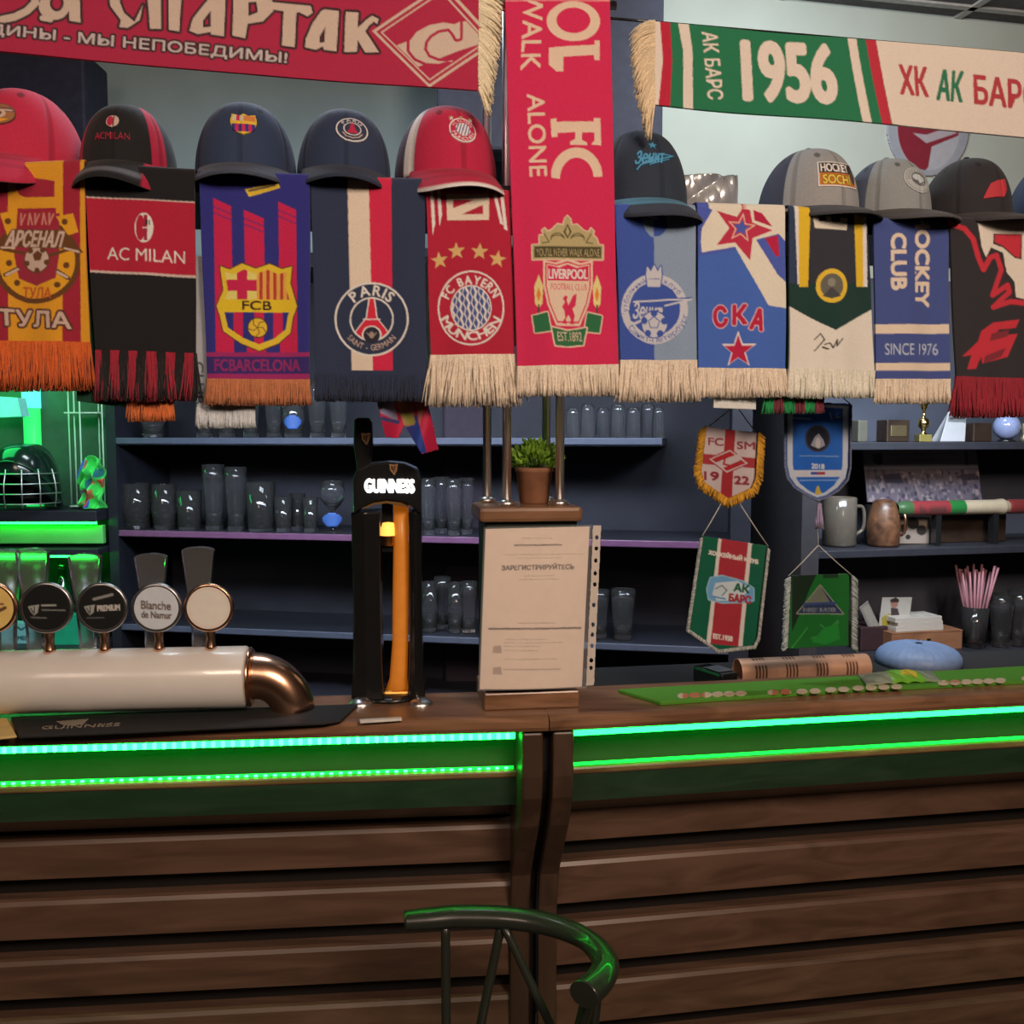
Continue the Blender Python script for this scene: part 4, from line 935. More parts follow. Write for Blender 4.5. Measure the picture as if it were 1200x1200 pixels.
# black cap red logo
c = Canvas(0, 0, 40, 40, RED); shp = [(2, 36), (6, 26), (12, 14), (22, 8), (38, 4), (36, 22), (30, 32), (14, 34)]; c.keep = c.mpoly(shp); c.fill(c.mpoly(shp), K(176, 44, 48))
cap('black cap with a small red emblem, second from the right end', FR, 1130, 258, 94, R(13), lambda a, p: K(40, 34, 33), K(58, 48, 46), K(34, 28, 28), (c, .044, .042), baz=-.16, bph=.40, vl=.064, vdroop=.32, varch=.008, hk=.78, d=.115)
cap('navy and white cap cut by the right edge of the view', FR, 1238, 266, 104, R(10), lambda a, p: K(206, 190, 176) if -.95 < a < -.62 else K(44, 52, 70), K(44, 50, 64), K(30, 32, 40), None, hk=.78, d=.115)


# ================================================================== ON THE BAR
def px_m(p): return math.hypot(p[0], p[1])/FPX          # metres per photo pixel at that place
def card(name, cv, P, C, T, m, parent=None, keep=None): return grid_mesh(name, P, cv.cell(C[..., 0], C[..., 1]), T, m, parent, keep)
def flat(F, q, d, nx, ny, tilt=0.):
    s, t = np.meshgrid(np.linspace(0, 1, nx+1), np.linspace(0, 1, ny+1)); pp = bil(q, s, t); P = F.hit(pp[..., 0], pp[..., 1], d)
    return P, pp
def cellkeep(cv, C): return cv.kept((C[:-1, :-1, 0]+C[1:, 1:, 0])/2, (C[:-1, :-1, 1]+C[1:, 1:, 1])/2)

# ---- white and copper tap tower
TD = .072; axz = 1.197; TR_ = .0515
s0 = -1.25; s1 = FL.sd(FL.hit(291, 790, TD))[0]
tow = thing('beer_tower', FL.P(-.75, TD, ZT), 'long white horizontal beer tower with a copper elbow and round tap medallions', 'beer tower')
Mx = lambda s: Matrix.Translation(FL.P(s, TD, axz))@Matrix.Rotation(FL.ang, 4, 'Z')@Matrix.Rotation(math.pi/2, 4, 'Y')
MB().lathe([(0, 0), (TR_-.004, 0), (TR_, .004), (TR_, s1-s0-.004), (TR_-.003, s1-s0), (0, s1-s0)], n=48, M=Mx(s0)).build('tube', M_WHITE, tow)
MB().lathe([(.030, 0), (.047, 0), (.050, .003), (.047, .007), (.030, .007)], n=40, M=Mx(s1)).build('collar', M_COPPER, tow)
el = [(s1+.004, axz)]; 
for k in range(0, 13):
    t = k/12*math.pi/2; el.append((s1+.012+.062*math.sin(t), axz-.008-(.062)*(1-math.cos(t))+.008*math.cos(t)))
el.append((s1+.078, ZT))
MB().tube([FL.P(a, TD+.004, z) for a, z in el], .036, 28, rs=[.040]+[.039-.004*k/12 for k in range(13)]+[.036]).build('elbow', M_COPPER, tow)
for s_ in (-1.0,): MB().lathe([(.05, 0), (.05, .004), (.034, .012), (.032, .03)], tuple(FL.P(s_, TD, ZT)), 24).build('foot', M_COPPER, tow)
def medallion(kind):
    c = Canvas(-30, -30, 30, 30, {'gold': K(214, 160, 84), 'black': S(14, 17, 18), 'silver': K(190, 176, 166), 'cream': K(212, 178, 152)}[kind.split('_')[0]])
    if kind == 'gold': c.line([(-20, 4), (-8, 0), (4, 6), (16, 0)], 3.5, K(90, 50, 30)); c.line([(-10, -4), (14, -4)], 2, K(110, 60, 34))
    if kind.startswith('black'):
        w = S(170, 176, 172)
        c.poly([(-19, -2), (-7, -4), (-9, 5), (-13, 8), (-16, 4)], w); c.line([(-16, 0), (-13, 6)], 1.2, S(20, 24, 24)); c.line([(-12, -2), (-12, 5)], 1, S(20, 24, 24))
        if kind == 'black_word': c.text('PREMIUM', (-5, -3), (20, -4), (-5, 4), S(200, 200, 196), .06); c.line([(-8, -10), (12, -15)], 3, S(150, 152, 150)); c.line([(-16, 11), (2, 11)], 1.4, S(90, 96, 96))
        else:
            c.line([(-4, -3), (10, -3)], 2.2, w); c.line([(-4, 2), (20, 3)], 1.6, S(120, 126, 124)); c.line([(-16, 10), (0, 11)], 1.5, S(110, 116, 114))
    if kind == 'silver': c.text('Blanche', (-17, -9), (16, -7), (-17, 1), K(96, 72, 56), .03); c.text('de Namur', (-17, 3), (17, 5), (-17, 11), K(96, 72, 56), .03)
    if kind == 'cream': c.ell((0, 0), 21, K(216, 184, 160))
    return c
for px, kind, hp, hh in ((-11, 'gold', (8, 648), 1), (55, 'black', (41, 647), 1), (120, 'black_word', (102, 653), .95), (184, 'silver', (179, 653), .92), (245, 'cream', (234, 645), 1.)):
    h = FL.hit(px, 712, TD-.012); s_ = FL.sd(h)[0]; r = 28.3*px_m(h)*.98
    stem = MB().lathe([(0.0, 0), (.011, 0), (.0085, .006), (.007, .02), (.0085, .032), (.006, .040)], tuple(FL.P(s_, TD-.006, axz+TR_-.003)), 18).build('tap', M_COPPER, tow)
    Mm = Matrix.Translation(Vector(h))@Matrix.Rotation(FL.ang, 4, 'Z')@Matrix.Rotation(math.pi/2, 4, 'X')
    MB().lathe([(0, -.006), (r*.9, -.006), (r, -.002), (r, .003), (r*.93, .006), (r*.84, .0035), (0, .0035)], n=44, M=Mm).build('medallion', M_COPPER if kind in ('gold', 'cream') else M_STEEL, stem)
    c = medallion(kind); n = 66; uu, vv = np.meshgrid(np.linspace(-27, 27, n), np.linspace(-27, 27, n)); rr = np.hypot(uu, vv); c.keep = c.mell((0, 0), 26.2)
    loc = np.stack([uu/28.3*r, -vv/28.3*r, np.full_like(uu, .0042)], -1); Ma = np.array(Mm)
    grid_mesh('face', loc@Ma[:3, :3].T+Ma[:3, 3], c.cell(uu, vv), np.array(Mm)[:3, :3]@np.array([0, 0, -.0012]), PRINT, stem, cellkeep(c, np.stack([uu, vv], -1)))
    hb = FL.sd(FL.hit(hp[0], 720, TD+.02))[0]; zt = FL.hit(hp[0], hp[1], TD+.02)[2]; zb = axz+TR_-.004; H = zt-zb
    prof = []; N_ = 14
    for k in range(N_+1):
        t = k/N_; prof.append((.0125+.0135*max(0, t-.15)**1.3/.85**1.3, zb+H*t))
    poly = [(w, z) for w, z in prof]+[(w*math.cos(a), zt+.007*math.sin(a)) for w in (prof[-1][0],) for a in np.linspace(.3, math.pi-.3, 7)]+[(-w, z) for w, z in reversed(prof)]
    MB().prism(poly, lambda x, y, t: FL.P(hb+x, TD+.02+t, y), -.008, .008).build('handle', M_ACRYL, stem, bevel=.003)

# ---- black stout tower with a lit name
pb = at_z(455, 824, ZT); FG = Frame((pb.x, pb.y), (pb.x+1, pb.y+.075)); g1 = px_m(pb)
zz = lambda py: FG.hit(455, py, .0)[2]
gu = thing('stout_tower', (pb.x, pb.y+.05, ZT), 'black arched stout tower with a lit white name and amber glowing column', 'beer tower')
aa = lambda px: FG.sd(FG.hit(px, 700, 0))[0]
MB().lathe([(0, 0), (.062, 0), (.064, .004), (.060, .008), (0, .008)], tuple(FG.P(aa(454), .055, ZT)), 36, M=None).build('base', M_BLACK, gu)
for x0, x1 in ((412, 446), (479, 495)):
    w0, w1 = aa(x0), aa(x1)
    m_ = MB(); N_ = 10; vs = []; fs = []
    for k in range(N_+1):
        t = k/N_; z = ZT+.006+(zz(600)-ZT-.006)*t; fl_ = .004*math.exp(-t*7); bl = .012*math.sin(t*math.pi)
        a_, b_ = w0-fl_+.1*bl, w1+fl_-.1*bl
        vs += [FG.P(a_, .006+bl*.3, z), FG.P((a_+b_)/2, -.004+bl*.3, z), FG.P(b_, .006+bl*.3, z), FG.P(b_, .085, z), FG.P(a_, .085, z)]
    for k in range(N_):
        for j in range(5): fs.append([5*k+j, 5*k+(j+1) % 5, 5*k+5+(j+1) % 5, 5*k+5+j])
    fs += [[4, 3, 2, 1, 0], [5*N_+j for j in range(5)]]
    m_.add(vs, fs).build('arch_leg', M_BLACK, gu, bevel=.003)
ac, zc = aa(455), zz(560)
w2 = aa(494)-aa(415)
hd = MB(); poly = [(-w2/2, zz(603)), (-w2/2, zz(562)), (-w2/2+.006, zz(550)), (-w2/4, zz(543)), (0, zz(541)), (w2/4, zz(543)), (w2/2-.006, zz(550)), (w2/2, zz(562)), (w2/2, zz(603)), (w2*.36, zz(594)), (w2*.2, zz(588)), (0, zz(586)), (-w2*.2, zz(588)), (-w2*.36, zz(594))]
hd.prism(poly, lambda x, y, t: FG.P(ac+x, t, y), -.006, .088).build('head', M_BLACK, gu, bevel=.004)
MB().prism([(x*1.0, y) for x, y in [(-w2*.36, zz(594)-.001), (-w2*.2, zz(588)-.001), (0, zz(586)-.001), (w2*.2, zz(588)-.001), (w2*.3, zz(592)-.001), (w2*.3, zz(592)-.004), (0, zz(586)-.005), (-w2*.2, zz(588)-.005), (-w2*.36, zz(594)-.004)]], lambda x, y, t: FG.P(ac+x, t, y), -.006, .06).build('arch_lip', mat('brass', (.75, .42, .16), .3, 1.), gu)
AMB = mat('amber_glow', (.6, .25, .05), .35, emit=(1.0, .24, .012), estr=.23)
AMB2 = mat('amber_glow_bright', (.8, .5, .1), .35, emit=(1.0, .40, .07), estr=1.9)
col = MB(); pts = [(469, 588), (469, 640), (468.5, 700), (468, 760), (466, 800), (463.5, 822)]; ws = [9, 9, 9.5, 9.5, 10.5, 15]
vs = []; fs = []
for (x, y), w in zip(pts, ws):
    for j in range(8):
        t = math.pi*2*j/8; p = FG.hit(x+w*math.cos(t), y, .0); s_ = FG.sd(p)[0]; vs.append(FG.P(s_, .036+.012*math.sin(t), p[2]))
for k in range(len(pts)-1):
    for j in range(8): fs.append([8*k+j, 8*k+(j+1) % 8, 8*k+8+(j+1) % 8, 8*k+8+j])
fs += [list(range(8))[::-1], [40+j for j in range(8)]]
col.add(vs, fs, True).build('glowing_column', AMB, gu)
fo = MB(); 
for y0, y1, w in ((815, 826, 15),): fo.fbox(FG, aa(447), aa(479), .02, .06, ZT+.006, zz(814), .004)
fo.build('column_foot', mat('amber_brass', (.8, .42, .1), .3, 1.), gu)
sp = FG.P(aa(454.5), .038, 0)
MB().lathe([(0, zz(614)), (.010, zz(615)), (.013, zz(622)), (.0135, zz(630))], (sp[0], sp[1], 0), 20).build('spout_lamp', AMB2, gu)
MB().lathe([(.0135, zz(630)), (.0125, zz(641)), (.007, zz(643)), (0, zz(643))], (sp[0], sp[1], 0), 20).build('spout', mat('brass', (.75, .42, .16)), gu)
MB().fbox(FG, aa(447), aa(460), .040, .056, zz(650), zz(590)).build('spout_neck', M_BLACK, gu)
c = Canvas(405, 545, 505, 600, (0, 0, 0)); c.keep = c.mtext('GUINNESS', (427, 561), (486, 561.5), (427, 577.5), .055)
c.a[:] = (.9, .9, .9)
P, C = flat(FG, [(420, 554), (494, 554), (494, 584), (420, 584)], -.0085, 150, 62)
grid_mesh('lit_name', P, c.cell(C[..., 0], C[..., 1]), FG.N3*.002, mat('lit_white_sign', (.9, .9, .9), .4, emit=(1, .96, .92), estr=2.6), gu, cellkeep(c, C))
def harp(F, cx, cy, h, d, parent):
    c = Canvas(cx-12, cy-12, cx+12, cy+12, S(176, 132, 92))
    k = h/12.; m = c.mline([(cx-4*k, cy-5*k), (cx-3*k, cy+1*k), (cx+1*k, cy+6*k)], 1.6*k) | c.mline([(cx-4*k, cy-5*k), (cx+1*k, cy-4.5*k), (cx+4.5*k, cy-5.5*k)], 1.8*k) | c.mline([(cx+4.5*k, cy-5.5*k), (cx+3.4*k, cy+1*k), (cx+1*k, cy+6*k)], 1.8*k)
    for x in (-1.5, .5, 2.4): m |= c.mline([(cx+x*k, cy-4*k), (cx+(x*.6+.3)*k, cy+3*k)], .8*k)
    c.keep = m; P, C = flat(F, [(cx-11, cy-11), (cx+11, cy-11), (cx+11, cy+11), (cx-11, cy+11)], d, 54, 54)
    grid_mesh('harp_emblem', P, c.cell(C[..., 0], C[..., 1]), F.N3*.0012, mat('gold_print', S(176, 132, 92), .4, .3), parent, cellkeep(c, C))
harp(FG, 461, 550, 12, -.0075, gu)
hx = aa(427)
hl = MB(); hl.prism([(-.011, zz(552)), (-.0165, zz(520)), (-.016, zz(494)), (-.012, zz(489)), (.012, zz(489)), (.016, zz(494)), (.0165, zz(520)), (.011, zz(552))], lambda x, y, t: FG.P(hx+x, t, y), .012, .034)
hdl = hl.build('tap_handle', M_BLACK, gu, bevel=.004); harp(FG, 428.5, 514, 13, .0105, hdl)
for px in (421, 492): 
    p = at_z(px, 829, ZT); MB().lathe([(0, .012), (.008, .011), (.016, .007), (.021, .002), (.021, 0)], (p.x, p.y+.02, ZT+.0), 24).build('chrome_foot', M_CHROME, gu)

# ---- folded tricolour ribbon tucked behind the stout tower
c = Canvas(436, 462, 520, 536, RED); c.poly([(440, 462), (462, 462), (466, 494), (446, 484)], S(150, 150, 190)); c.poly([(446, 488), (468, 493), (468, 497), (447, 493)], S(70, 70, 130)); c.poly([(470, 490), (488, 486), (500, 530), (492, 532)], S(40, 70, 160)); c.poly([(462, 466), (484, 462), (486, 498), (474, 500)], S(196, 140, 110)); c.poly([(470, 486), (482, 482), (487, 495), (478, 500)], S(170, 170, 80)); c.poly([(486, 466), (498, 470), (492, 500)], S(180, 120, 100))
c.keep = c.mpoly([(440, 464), (500, 466), (514, 527), (494, 532), (474, 498), (466, 514), (452, 512)])
s_, t_ = np.meshgrid(np.linspace(0, 1, 70), np.linspace(0, 1, 66)); pp = bil([(438, 464), (516, 464), (516, 534), (438, 534)], s_, t_); P = FL.hit(pp[..., 0], pp[..., 1], .03)-FL.N3*(.012*np.sin(s_*9+t_*2))[..., None]
rb = thing('ribbon', FL.hit(478, 500, .03), 'small red, white and blue ribbon hanging above the stout tower', 'ribbon')
grid_mesh('satin', P, c.cell(pp[..., 0], pp[..., 1]), FL.N3*.0015, SATIN, rb, cellkeep(c, pp)); a = Vector(FL.hit(470, 466, .028))
MB().tube([a+Vector((0, 0, -.004)), Vector((a.x, a.y, ZSL-.021))], .001, 6).build('string', M_CORD, rb)

# ---- mats, papers
def on_bar(name, pts, z0, h, m, label, cat, group=None, parent=None, bev=.0015):
    mb = MB(); P = [at_z(x, y, z0) for x, y in pts]; cx = sum(P, Vector())/len(P)
    mb.add(P+[p+Vector((0, 0, h)) for p in P], [[i, (i+1) % len(P), (i+1) % len(P)+len(P), i+len(P)] for i in range(len(P))]+[list(range(len(P)))[::-1], list(range(len(P), 2*len(P)))])
    o = mb.build(name, m, loc=cx, bevel=bev); tag(o, label, cat, group); return o
def top_print(parent, quad, z, cv, nx, ny, name='print', m=PRINT, keep=None):
    s_, t_ = np.meshgrid(np.linspace(0, 1, nx), np.linspace(0, 1, ny)); pp = bil(quad, s_, t_)
    rx, ry, rz = ray(pp[..., 0], pp[..., 1]); k = (z-CAMZ)/rz
    P = np.stack([rx*k, ry*k, np.full_like(k, z)], -1)
    return grid_mesh(name, P, cv.cell(pp[..., 0], pp[..., 1]), np.array([0, 0, -.0006]), m, parent, cellkeep(cv, pp))
bm_ = on_bar('bar_mat', [(22, 866), (13, 843), (420, 828), (400, 847), (380, 850)], ZT, .005, M_BLACKR, 'black rubber bar mat with a small crest, under the white beer tower', 'bar mat')
c = Canvas(10, 820, 240, 870, S(150, 140, 126)); c.keep = c.mtext('GUINNESS', (50, 850.5), (142, 846.5), (48, 854.5), .02) | c.mpoly([(66, 845), (104, 842), (98, 848), (84, 850), (74, 849)])
top_print(bm_, [(40, 838), (160, 834), (164, 850), (40, 858)], ZT+.0056, c, 180, 40)
bm_.children[0].name = 'lettering'
on_bar('beer_coaster', [(-30, 870), (-34, 848), (8, 843.5), (20, 865)], ZT, .004, mat('cork_card', K(196, 150, 86), .8), 'tan card coaster at the left end of the black bar mat', 'coaster')
on_bar('drinking_straw', [(422, 848), (421, 845.5), (470, 842.5), (471, 845)], ZT, .004, mat('white_paper', (.8, .78, .74), .6), 'thin white paper straw lying on the counter edge below the stout tower', 'straw', bev=.0008)
gm = on_bar('bar_runner', [(774, 827), (724, 812), (1240, 782), (1260, 799), (1000, 812)], ZT, .007, mat('green_rubber', S(82, 150, 44), .8, scale=400, bump=.4, var=.15), 'long grass green rubber bar runner on the right counter', 'bar mat')
c = Canvas(760, 780, 1240, 830, S(206, 190, 160)); m = c.blank()
for x0, x1, yb in ((795, 876, 815), (900, 930, 811), (934, 965, 810), (968, 998, 808), (1000, 1060, 806), (1100, 1180, 800), (1198, 1238, 795)):
    n = max(2, int((x1-x0)/13))
    for k in range(n):
        xa = x0+(x1-x0)*k/n; m |= c.mell((xa+5.5, yb-k*.55), 6.6, 3.1)
c.keep = m; c.rect(1108, 780, 1128, 800, S(190, 140, 110)); c.rect(800, 808, 826, 830, S(190, 120, 90)); c.rect(905, 800, 926, 830, S(190, 120, 80))
top_print(gm, [(790, 806), (1235, 782), (1240, 798), (795, 824)], ZT+.0076, c, 420, 60, 'lettering')
# registration sheet in a punched sleeve, leaning on the pillar
FS_ = Frame(tuple(pf[:2]+FPIL.n*0), tuple(np.array(pf[:2])+np.array([1, .135])*1.0))
c = Canvas(555, 610, 712, 815, K(214, 172, 144)); ink = K(92, 70, 60); ink2 = K(164, 128, 108); rnd = random.Random(3)
c.text('ЗАРЕГИСТРИРУЙТЕСЬ', (588, 661), (673, 659.5), (587.5, 668.5), ink, .035)
for y, x0, x1, w, i_ in ((631, 612, 648, .8, ink2), (639, 603, 658, 1.8, ink), (650, 590, 684, .8, ink2), (654, 606, 658, .7, ink2), (675, 614, 650, .8, ink2), (679, 608, 655, .8, ink2), (730, 607, 650, 1.1, ink2), (736.5, 573, 681, 2.2, ink), (749, 592, 640, .8, ink2), (753, 590, 660, .8, ink2), (757, 590, 632, .8, ink2), (762, 590, 630, .8, ink2), (772, 592, 652, .8, ink2), (784, 590, 656, 1.4, ink2)):
    x = x0
    while x < x1:
        l = rnd.uniform(2.5, 8); c.line([(x, y-(x-600)*.01), (min(x+l, x1), y-(x-600)*.01)], w, i_); x += l+1.3
for y in (760, 785): c.poly([(578, y-3), (587, y-4), (588, y+5), (577, y+5)], ink2)
tk = lambda q, d0, d1: None
shp = thing('notice_sheet', FPIL.P(pa, pd, ZT+.05), 'white registration notice in a punched clear sleeve on the front of the pillar', 'notice')
P, C = flat(FS_, [(569, 620), (691, 617), (682, 805), (562, 808)], -.004, 130, 190); tt = np.linspace(0, 1, 191)[:, None, None]
P = P-FS_.N3*(.006*np.sin(np.linspace(0, math.pi, 131)))[None, :, None]*tt
grid_mesh('paper', P, c.cell(C[..., 0], C[..., 1]), FS_.N3*.0008, PRINT, shp)
c2 = Canvas(680, 612, 710, 812, K(190, 160, 138)); c2.keep = c2.mpoly([(695, 616), (704.5, 615.5), (696, 803), (687, 804)])
for y in (630, 643, 657, 672, 685, 709, 732, 744, 757, 774, 783): c2.keep &= ~c2.mell((699.8-(y-620)*.044, y), 2.0, 2.6)
P, C = flat(FS_, [(686, 614), (708, 614), (708, 806), (684, 806)], -.0045, 44, 300)
grid_mesh('punched_strip', P, c2.cell(C[..., 0], C[..., 1]), FS_.N3*.0008, PRINT, shp, cellkeep(c2, C))
sl = MB().add([FS_.hit(x, y, -.012) for x, y in ((567, 618), (694, 615), (687, 807), (560, 810))]+[FS_.hit(x, y, -.0112) for x, y in ((567, 618), (694, 615), (687, 807), (560, 810))], [[0, 1, 2, 3], [7, 6, 5, 4], [0, 4, 5, 1], [1, 5, 6, 2], [2, 6, 7, 3], [3, 7, 4, 0]])
sl.build('clear_sleeve', mat('sleeve_film', (1, 1, 1), .08, alpha=.07, var=0), shp)

# ---- copper slotted roll, blue dome, packet, small box behind the runner
rl = .027; q0, q1 = (FR.hit(x, 790, .29) for x in (864, 1014)); q0 = Vector((q0[0], q0[1], 1.0955)); q1 = Vector((q1[0], q1[1], 1.0955)); ax = (q1-q0).normalized()
c = Canvas(0, 0, 240, 100, (.86, .50, .34))
for k in range(4):
    for j in range(4):
        for i in range(3): c.rect(24+k*56+j*6, 14+i*25, 27.5+k*56+j*6, 32+i*25, (.16, .07, .04))
uu, vv = np.meshgrid(np.linspace(0, 1, 170), np.linspace(0, 1, 60)); ang = 2*math.pi*vv
nrm = Vector((0, 0, 1)).cross(ax); ce_ = np.array(q0+Vector((0, 0, rl)))[None, None]+uu[..., None]*np.array(q1-q0)
P = ce_+(np.cos(ang)*rl)[..., None]*np.array(nrm)+(np.sin(ang)*rl)[..., None]*np.array([0, 0, 1.])
ro = thing('slotted_roll', q0+(q1-q0)/2, 'copper coloured slotted roll lying on the low worktop behind the green runner', 'roll')
Nn = (np.cos(ang))[..., None]*np.array(nrm)+(np.sin(ang))[..., None]*np.array([0, 0, 1.])
grid_mesh('slotted_sheet', P, c.cell(uu*240, vv*100), -Nn*.002, mat('copper_print', rough=.38, metal=.3, attr='Col', scale=30, var=.1), ro)
hd_ = FR.hit(1076, 780, .40); p = Vector((hd_[0], hd_[1], 1.0955)); 
vs_ = MB(); prof = [(.09, .0)]+[(.09*math.cos(t)**.7, .012+.034*math.sin(t)) for t in np.linspace(0, math.pi/2*.98, 9)]
vs_.lathe([(0, .0)]+prof, tuple(p), 80)
for i, v in enumerate(vs_.v):
    an = math.atan2(v.y-p.y, v.x-p.x); rr = math.hypot(v.x-p.x, v.y-p.y)
    if .02 < rr and v.z > p.z+.011: v.z += .0016*math.sin(an*30)
dm = vs_.build('serving_dome', mat('pale_blue_plastic', S(122, 146, 186), .45), loc=p); tag(dm, 'pale blue ribbed low dome standing on the worktop behind the green bar runner', 'dish cover')
p = at_z(1058, 801, ZT+.007); s_, t_ = np.meshgrid(np.linspace(0, 1, 60), np.linspace(0, 1, 26))
hgt = (.010*np.sin(s_*math.pi)*np.sin(t_*math.pi)+.004*np.abs(np.sin(s_*17+t_*5))*np.sin(s_*math.pi))+.0035
P = np.stack([p.x-.075+.15*s_+.012*t_, p.y-.02+.075*t_+.03*s_, p.z+hgt], -1); c = Canvas(0, 0, 60, 30, S(120, 190, 60)); c.poly([(0, 0), (22, 0), (16, 30), (0, 30)], S(150, 160, 140)); c.poly([(48, 0), (60, 0), (60, 30), (44, 30)], S(150, 165, 140)); c.poly([(30, 8), (42, 5), (44, 20), (32, 22)], S(210, 190, 60))
pk = thing('snack_packet', p, 'crumpled green snack packet lying on the green bar runner', 'packet'); grid_mesh('wrapper', P, c.cell(s_*60, t_*30), np.array([0, 0, -.003]), mat('glossy_wrapper', rough=.18, attr='Col', scale=60, bump=.4), pk)
h_ = FR.hit(838, 790, .30); p = Vector((h_[0], h_[1], 1.0955))
cbx = thing('card_reader', p, 'small dark grey card reader beside the slotted copper roll', 'card reader', rz=.3)
MB().box((p.x, p.y, p.z+.017), (.045, .09, .034), Matrix.Translation(p)@Matrix.Rotation(.5, 4, 'Z')@Matrix.Translation(-p), .006).build('body', M_BLACK, cbx)
MB().box((p.x, p.y-.01, p.z+.0355), (.036, .045, .002), Matrix.Translation(p)@Matrix.Rotation(.5, 4, 'Z')@Matrix.Translation(-p), .0008).build('screen', mat('grey_screen', S(110, 116, 126), .2), cbx)

# ---- potted plant between the rods
pp_ = FPIL.P(FPIL.sd(FPIL.hit(626, 590, pd+.088))[0], pd+.088, ZCAP)
pt = thing('potted_plant', pp_, 'small bushy green plant in a brown pot on the pillar between the rods', 'plant')
g2 = px_m(pp_)
MB().lathe([(0, 0), (16*g2, 0), (17*g2, .002), (21*g2, 36*g2), (22.5*g2, 37*g2), (22.5*g2, 42*g2), (20*g2, 42*g2), (19*g2, 38*g2), (0, 38*g2)], tuple(pp_), 28).build('pot', mat('terracotta', S(150, 105, 78), .75, scale=40, var=.25, bump=.2), pt)
lf = MB(); rl_ = random.Random(5)
for k in range(420):
    th = rl_.uniform(0, 2*math.pi); ph = rl_.uniform(.1, 1.5); rr = rl_.uniform(.5, 1.)*30*g2
    o_ = pp_+Vector((rr*1.05*math.cos(th)*math.sin(ph), rr*.85*math.sin(th)*math.sin(ph), 40*g2+rr*1.0*math.cos(ph)))
    d_ = (o_-(pp_+Vector((0, 0, 32*g2)))).normalized()+Vector((rl_.uniform(-.5, .5), rl_.uniform(-.5, .5), rl_.uniform(-.3, .3))); d_.normalize()
    x_ = d_.cross(Vector((rl_.uniform(-1, 1), rl_.uniform(-1, 1), .3))).normalized()*.0042; L_ = rl_.uniform(.010, .017)
    n_ = d_.cross(x_).normalized()*.0008
    lf.add([o_, o_+d_*L_*.45+x_+n_, o_+d_*L_, o_+d_*L_*.45-x_+n_, o_+d_*L_*.5-n_], [[0, 1, 2], [0, 2, 3], [0, 4, 1], [1, 4, 2], [2, 4, 3], [3, 4, 0]])
lf.build('leaves', mat('leaf_green', S(130, 176, 60), .5, scale=50, var=.5), pt)
stm = MB()
for k in range(9):
    th = k*.7; stm.tube([pp_+Vector((.004*math.cos(th), .004*math.sin(th), 37*g2)), pp_+Vector((.018*math.cos(th), .016*math.sin(th), 56*g2))], .0012, 5)
stm.build('stems', mat('stem_green', S(60, 80, 30), .6), pt)

# ================================================================== PENNANTS
def pennant(label, F, d, box, shape, cv, strings, hook, trim=None, tw=.0022, tl=0., tcol=None, tassel=None, bow=.004, cordm=M_CORD):
    x0, y0, x1, y1 = box; cv.keep = cv.mpoly(shape); nx, ny = int((x1-x0)*1.25), int((y1-y0)*1.25)
    P, C = flat(F, [(x0, y0), (x1, y0), (x1, y1), (x0, y1)], d, nx, ny)
    P = P-F.N3*(bow*np.sin(np.linspace(0, 1, nx+1)*5+1))[None, :, None]
    mid = F.hit((x0+x1)/2, (y0+y1)/2, d); r = thing('pennant', mid, label, 'pennant', 'small pennants hanging over the bar')
    grid_mesh('cloth', P, cv.cell(C[..., 0], C[..., 1]), F.N3*.0018, SATIN, r, cellkeep(cv, C))
    g = px_m(mid)
    if trim:
        st = []; dr = []; ln = []; cc = []; cx, cy = np.mean(np.array(shape), 0)
        for (xa, ya), (xb, yb) in zip(trim[:-1], trim[1:]):
            L = math.hypot(xb-xa, yb-ya); n = int(L*1.6); nx_, ny_ = (yb-ya)/L, -(xb-xa)/L
            if nx_*((xa+xb)/2-cx)+ny_*((ya+yb)/2-cy) < 0: nx_, ny_ = -nx_, -ny_
            for k in range(n):
                for lay in (0, 1):
                    t = (k+random.random())/n; st.append(F.hit(xa+(xb-xa)*t-nx_*1.5, ya+(yb-ya)*t-ny_*1.5, d-.003+lay*.003)); dr.append(F.U3*nx_+np.array([0, 0, -ny_-.35])+F.N3*random.uniform(-.3, .3)); ln.append(tl*g*random.uniform(.8, 1.1)); cc.append(np.clip(np.array(tcol)*random.uniform(.6, 1.25), 0, .9))
        strands('fringe', st, dr, ln, tw, cc, YARN, r, droop=.12, jit=.5)
    for (xa, ya), (xb, yb) in strings:
        a, b = Vector(F.hit(xa, ya, d)), Vector(F.hit(xb, yb, d+.0)); MB().tube([a, (a+b)/2+Vector((0, 0, -.001)), b], .0011, 6).build('string', cordm, r)
    if tassel:
        x, ya, yb, tc = tassel; p = Vector(F.hit(x, ya, d)); n = 60; L = (yb-ya)*g
        strands('tassel', [p+Vector((random.uniform(-.003, .003), random.uniform(-.003, .003), 0)) for _ in range(n)], [Vector((random.uniform(-.14, .14), random.uniform(-.14, .14), -1)) for _ in range(n)], [L*random.uniform(.85, 1.02) for _ in range(n)], .0011, [np.array(tc)*random.uniform(.75, 1.1) for _ in range(n)], YARN, r, jit=.2)
    return r
PD = .10
PW = S(196, 186, 192); PR = S(160, 46, 56)
c = Canvas(808, 492, 908, 602, PW)
c.poly([(851, 495), (863, 495), (858, 590), (843, 590)], PR); c.poly([(815, 531), (900, 538), (900, 550), (815, 543)], PR)
rh2 = [(830, 538), (856, 527), (878, 543), (852, 554)]; c.fill(c.dil(c.mpoly(rh2), 1.2), PR); c.poly(rh2, PW); c.poly([(833, 538), (856, 529), (875, 543), (852, 552)], S(170, 40, 50)); c.poly([(838, 542), (866, 532), (872, 538), (846, 549)], PW)
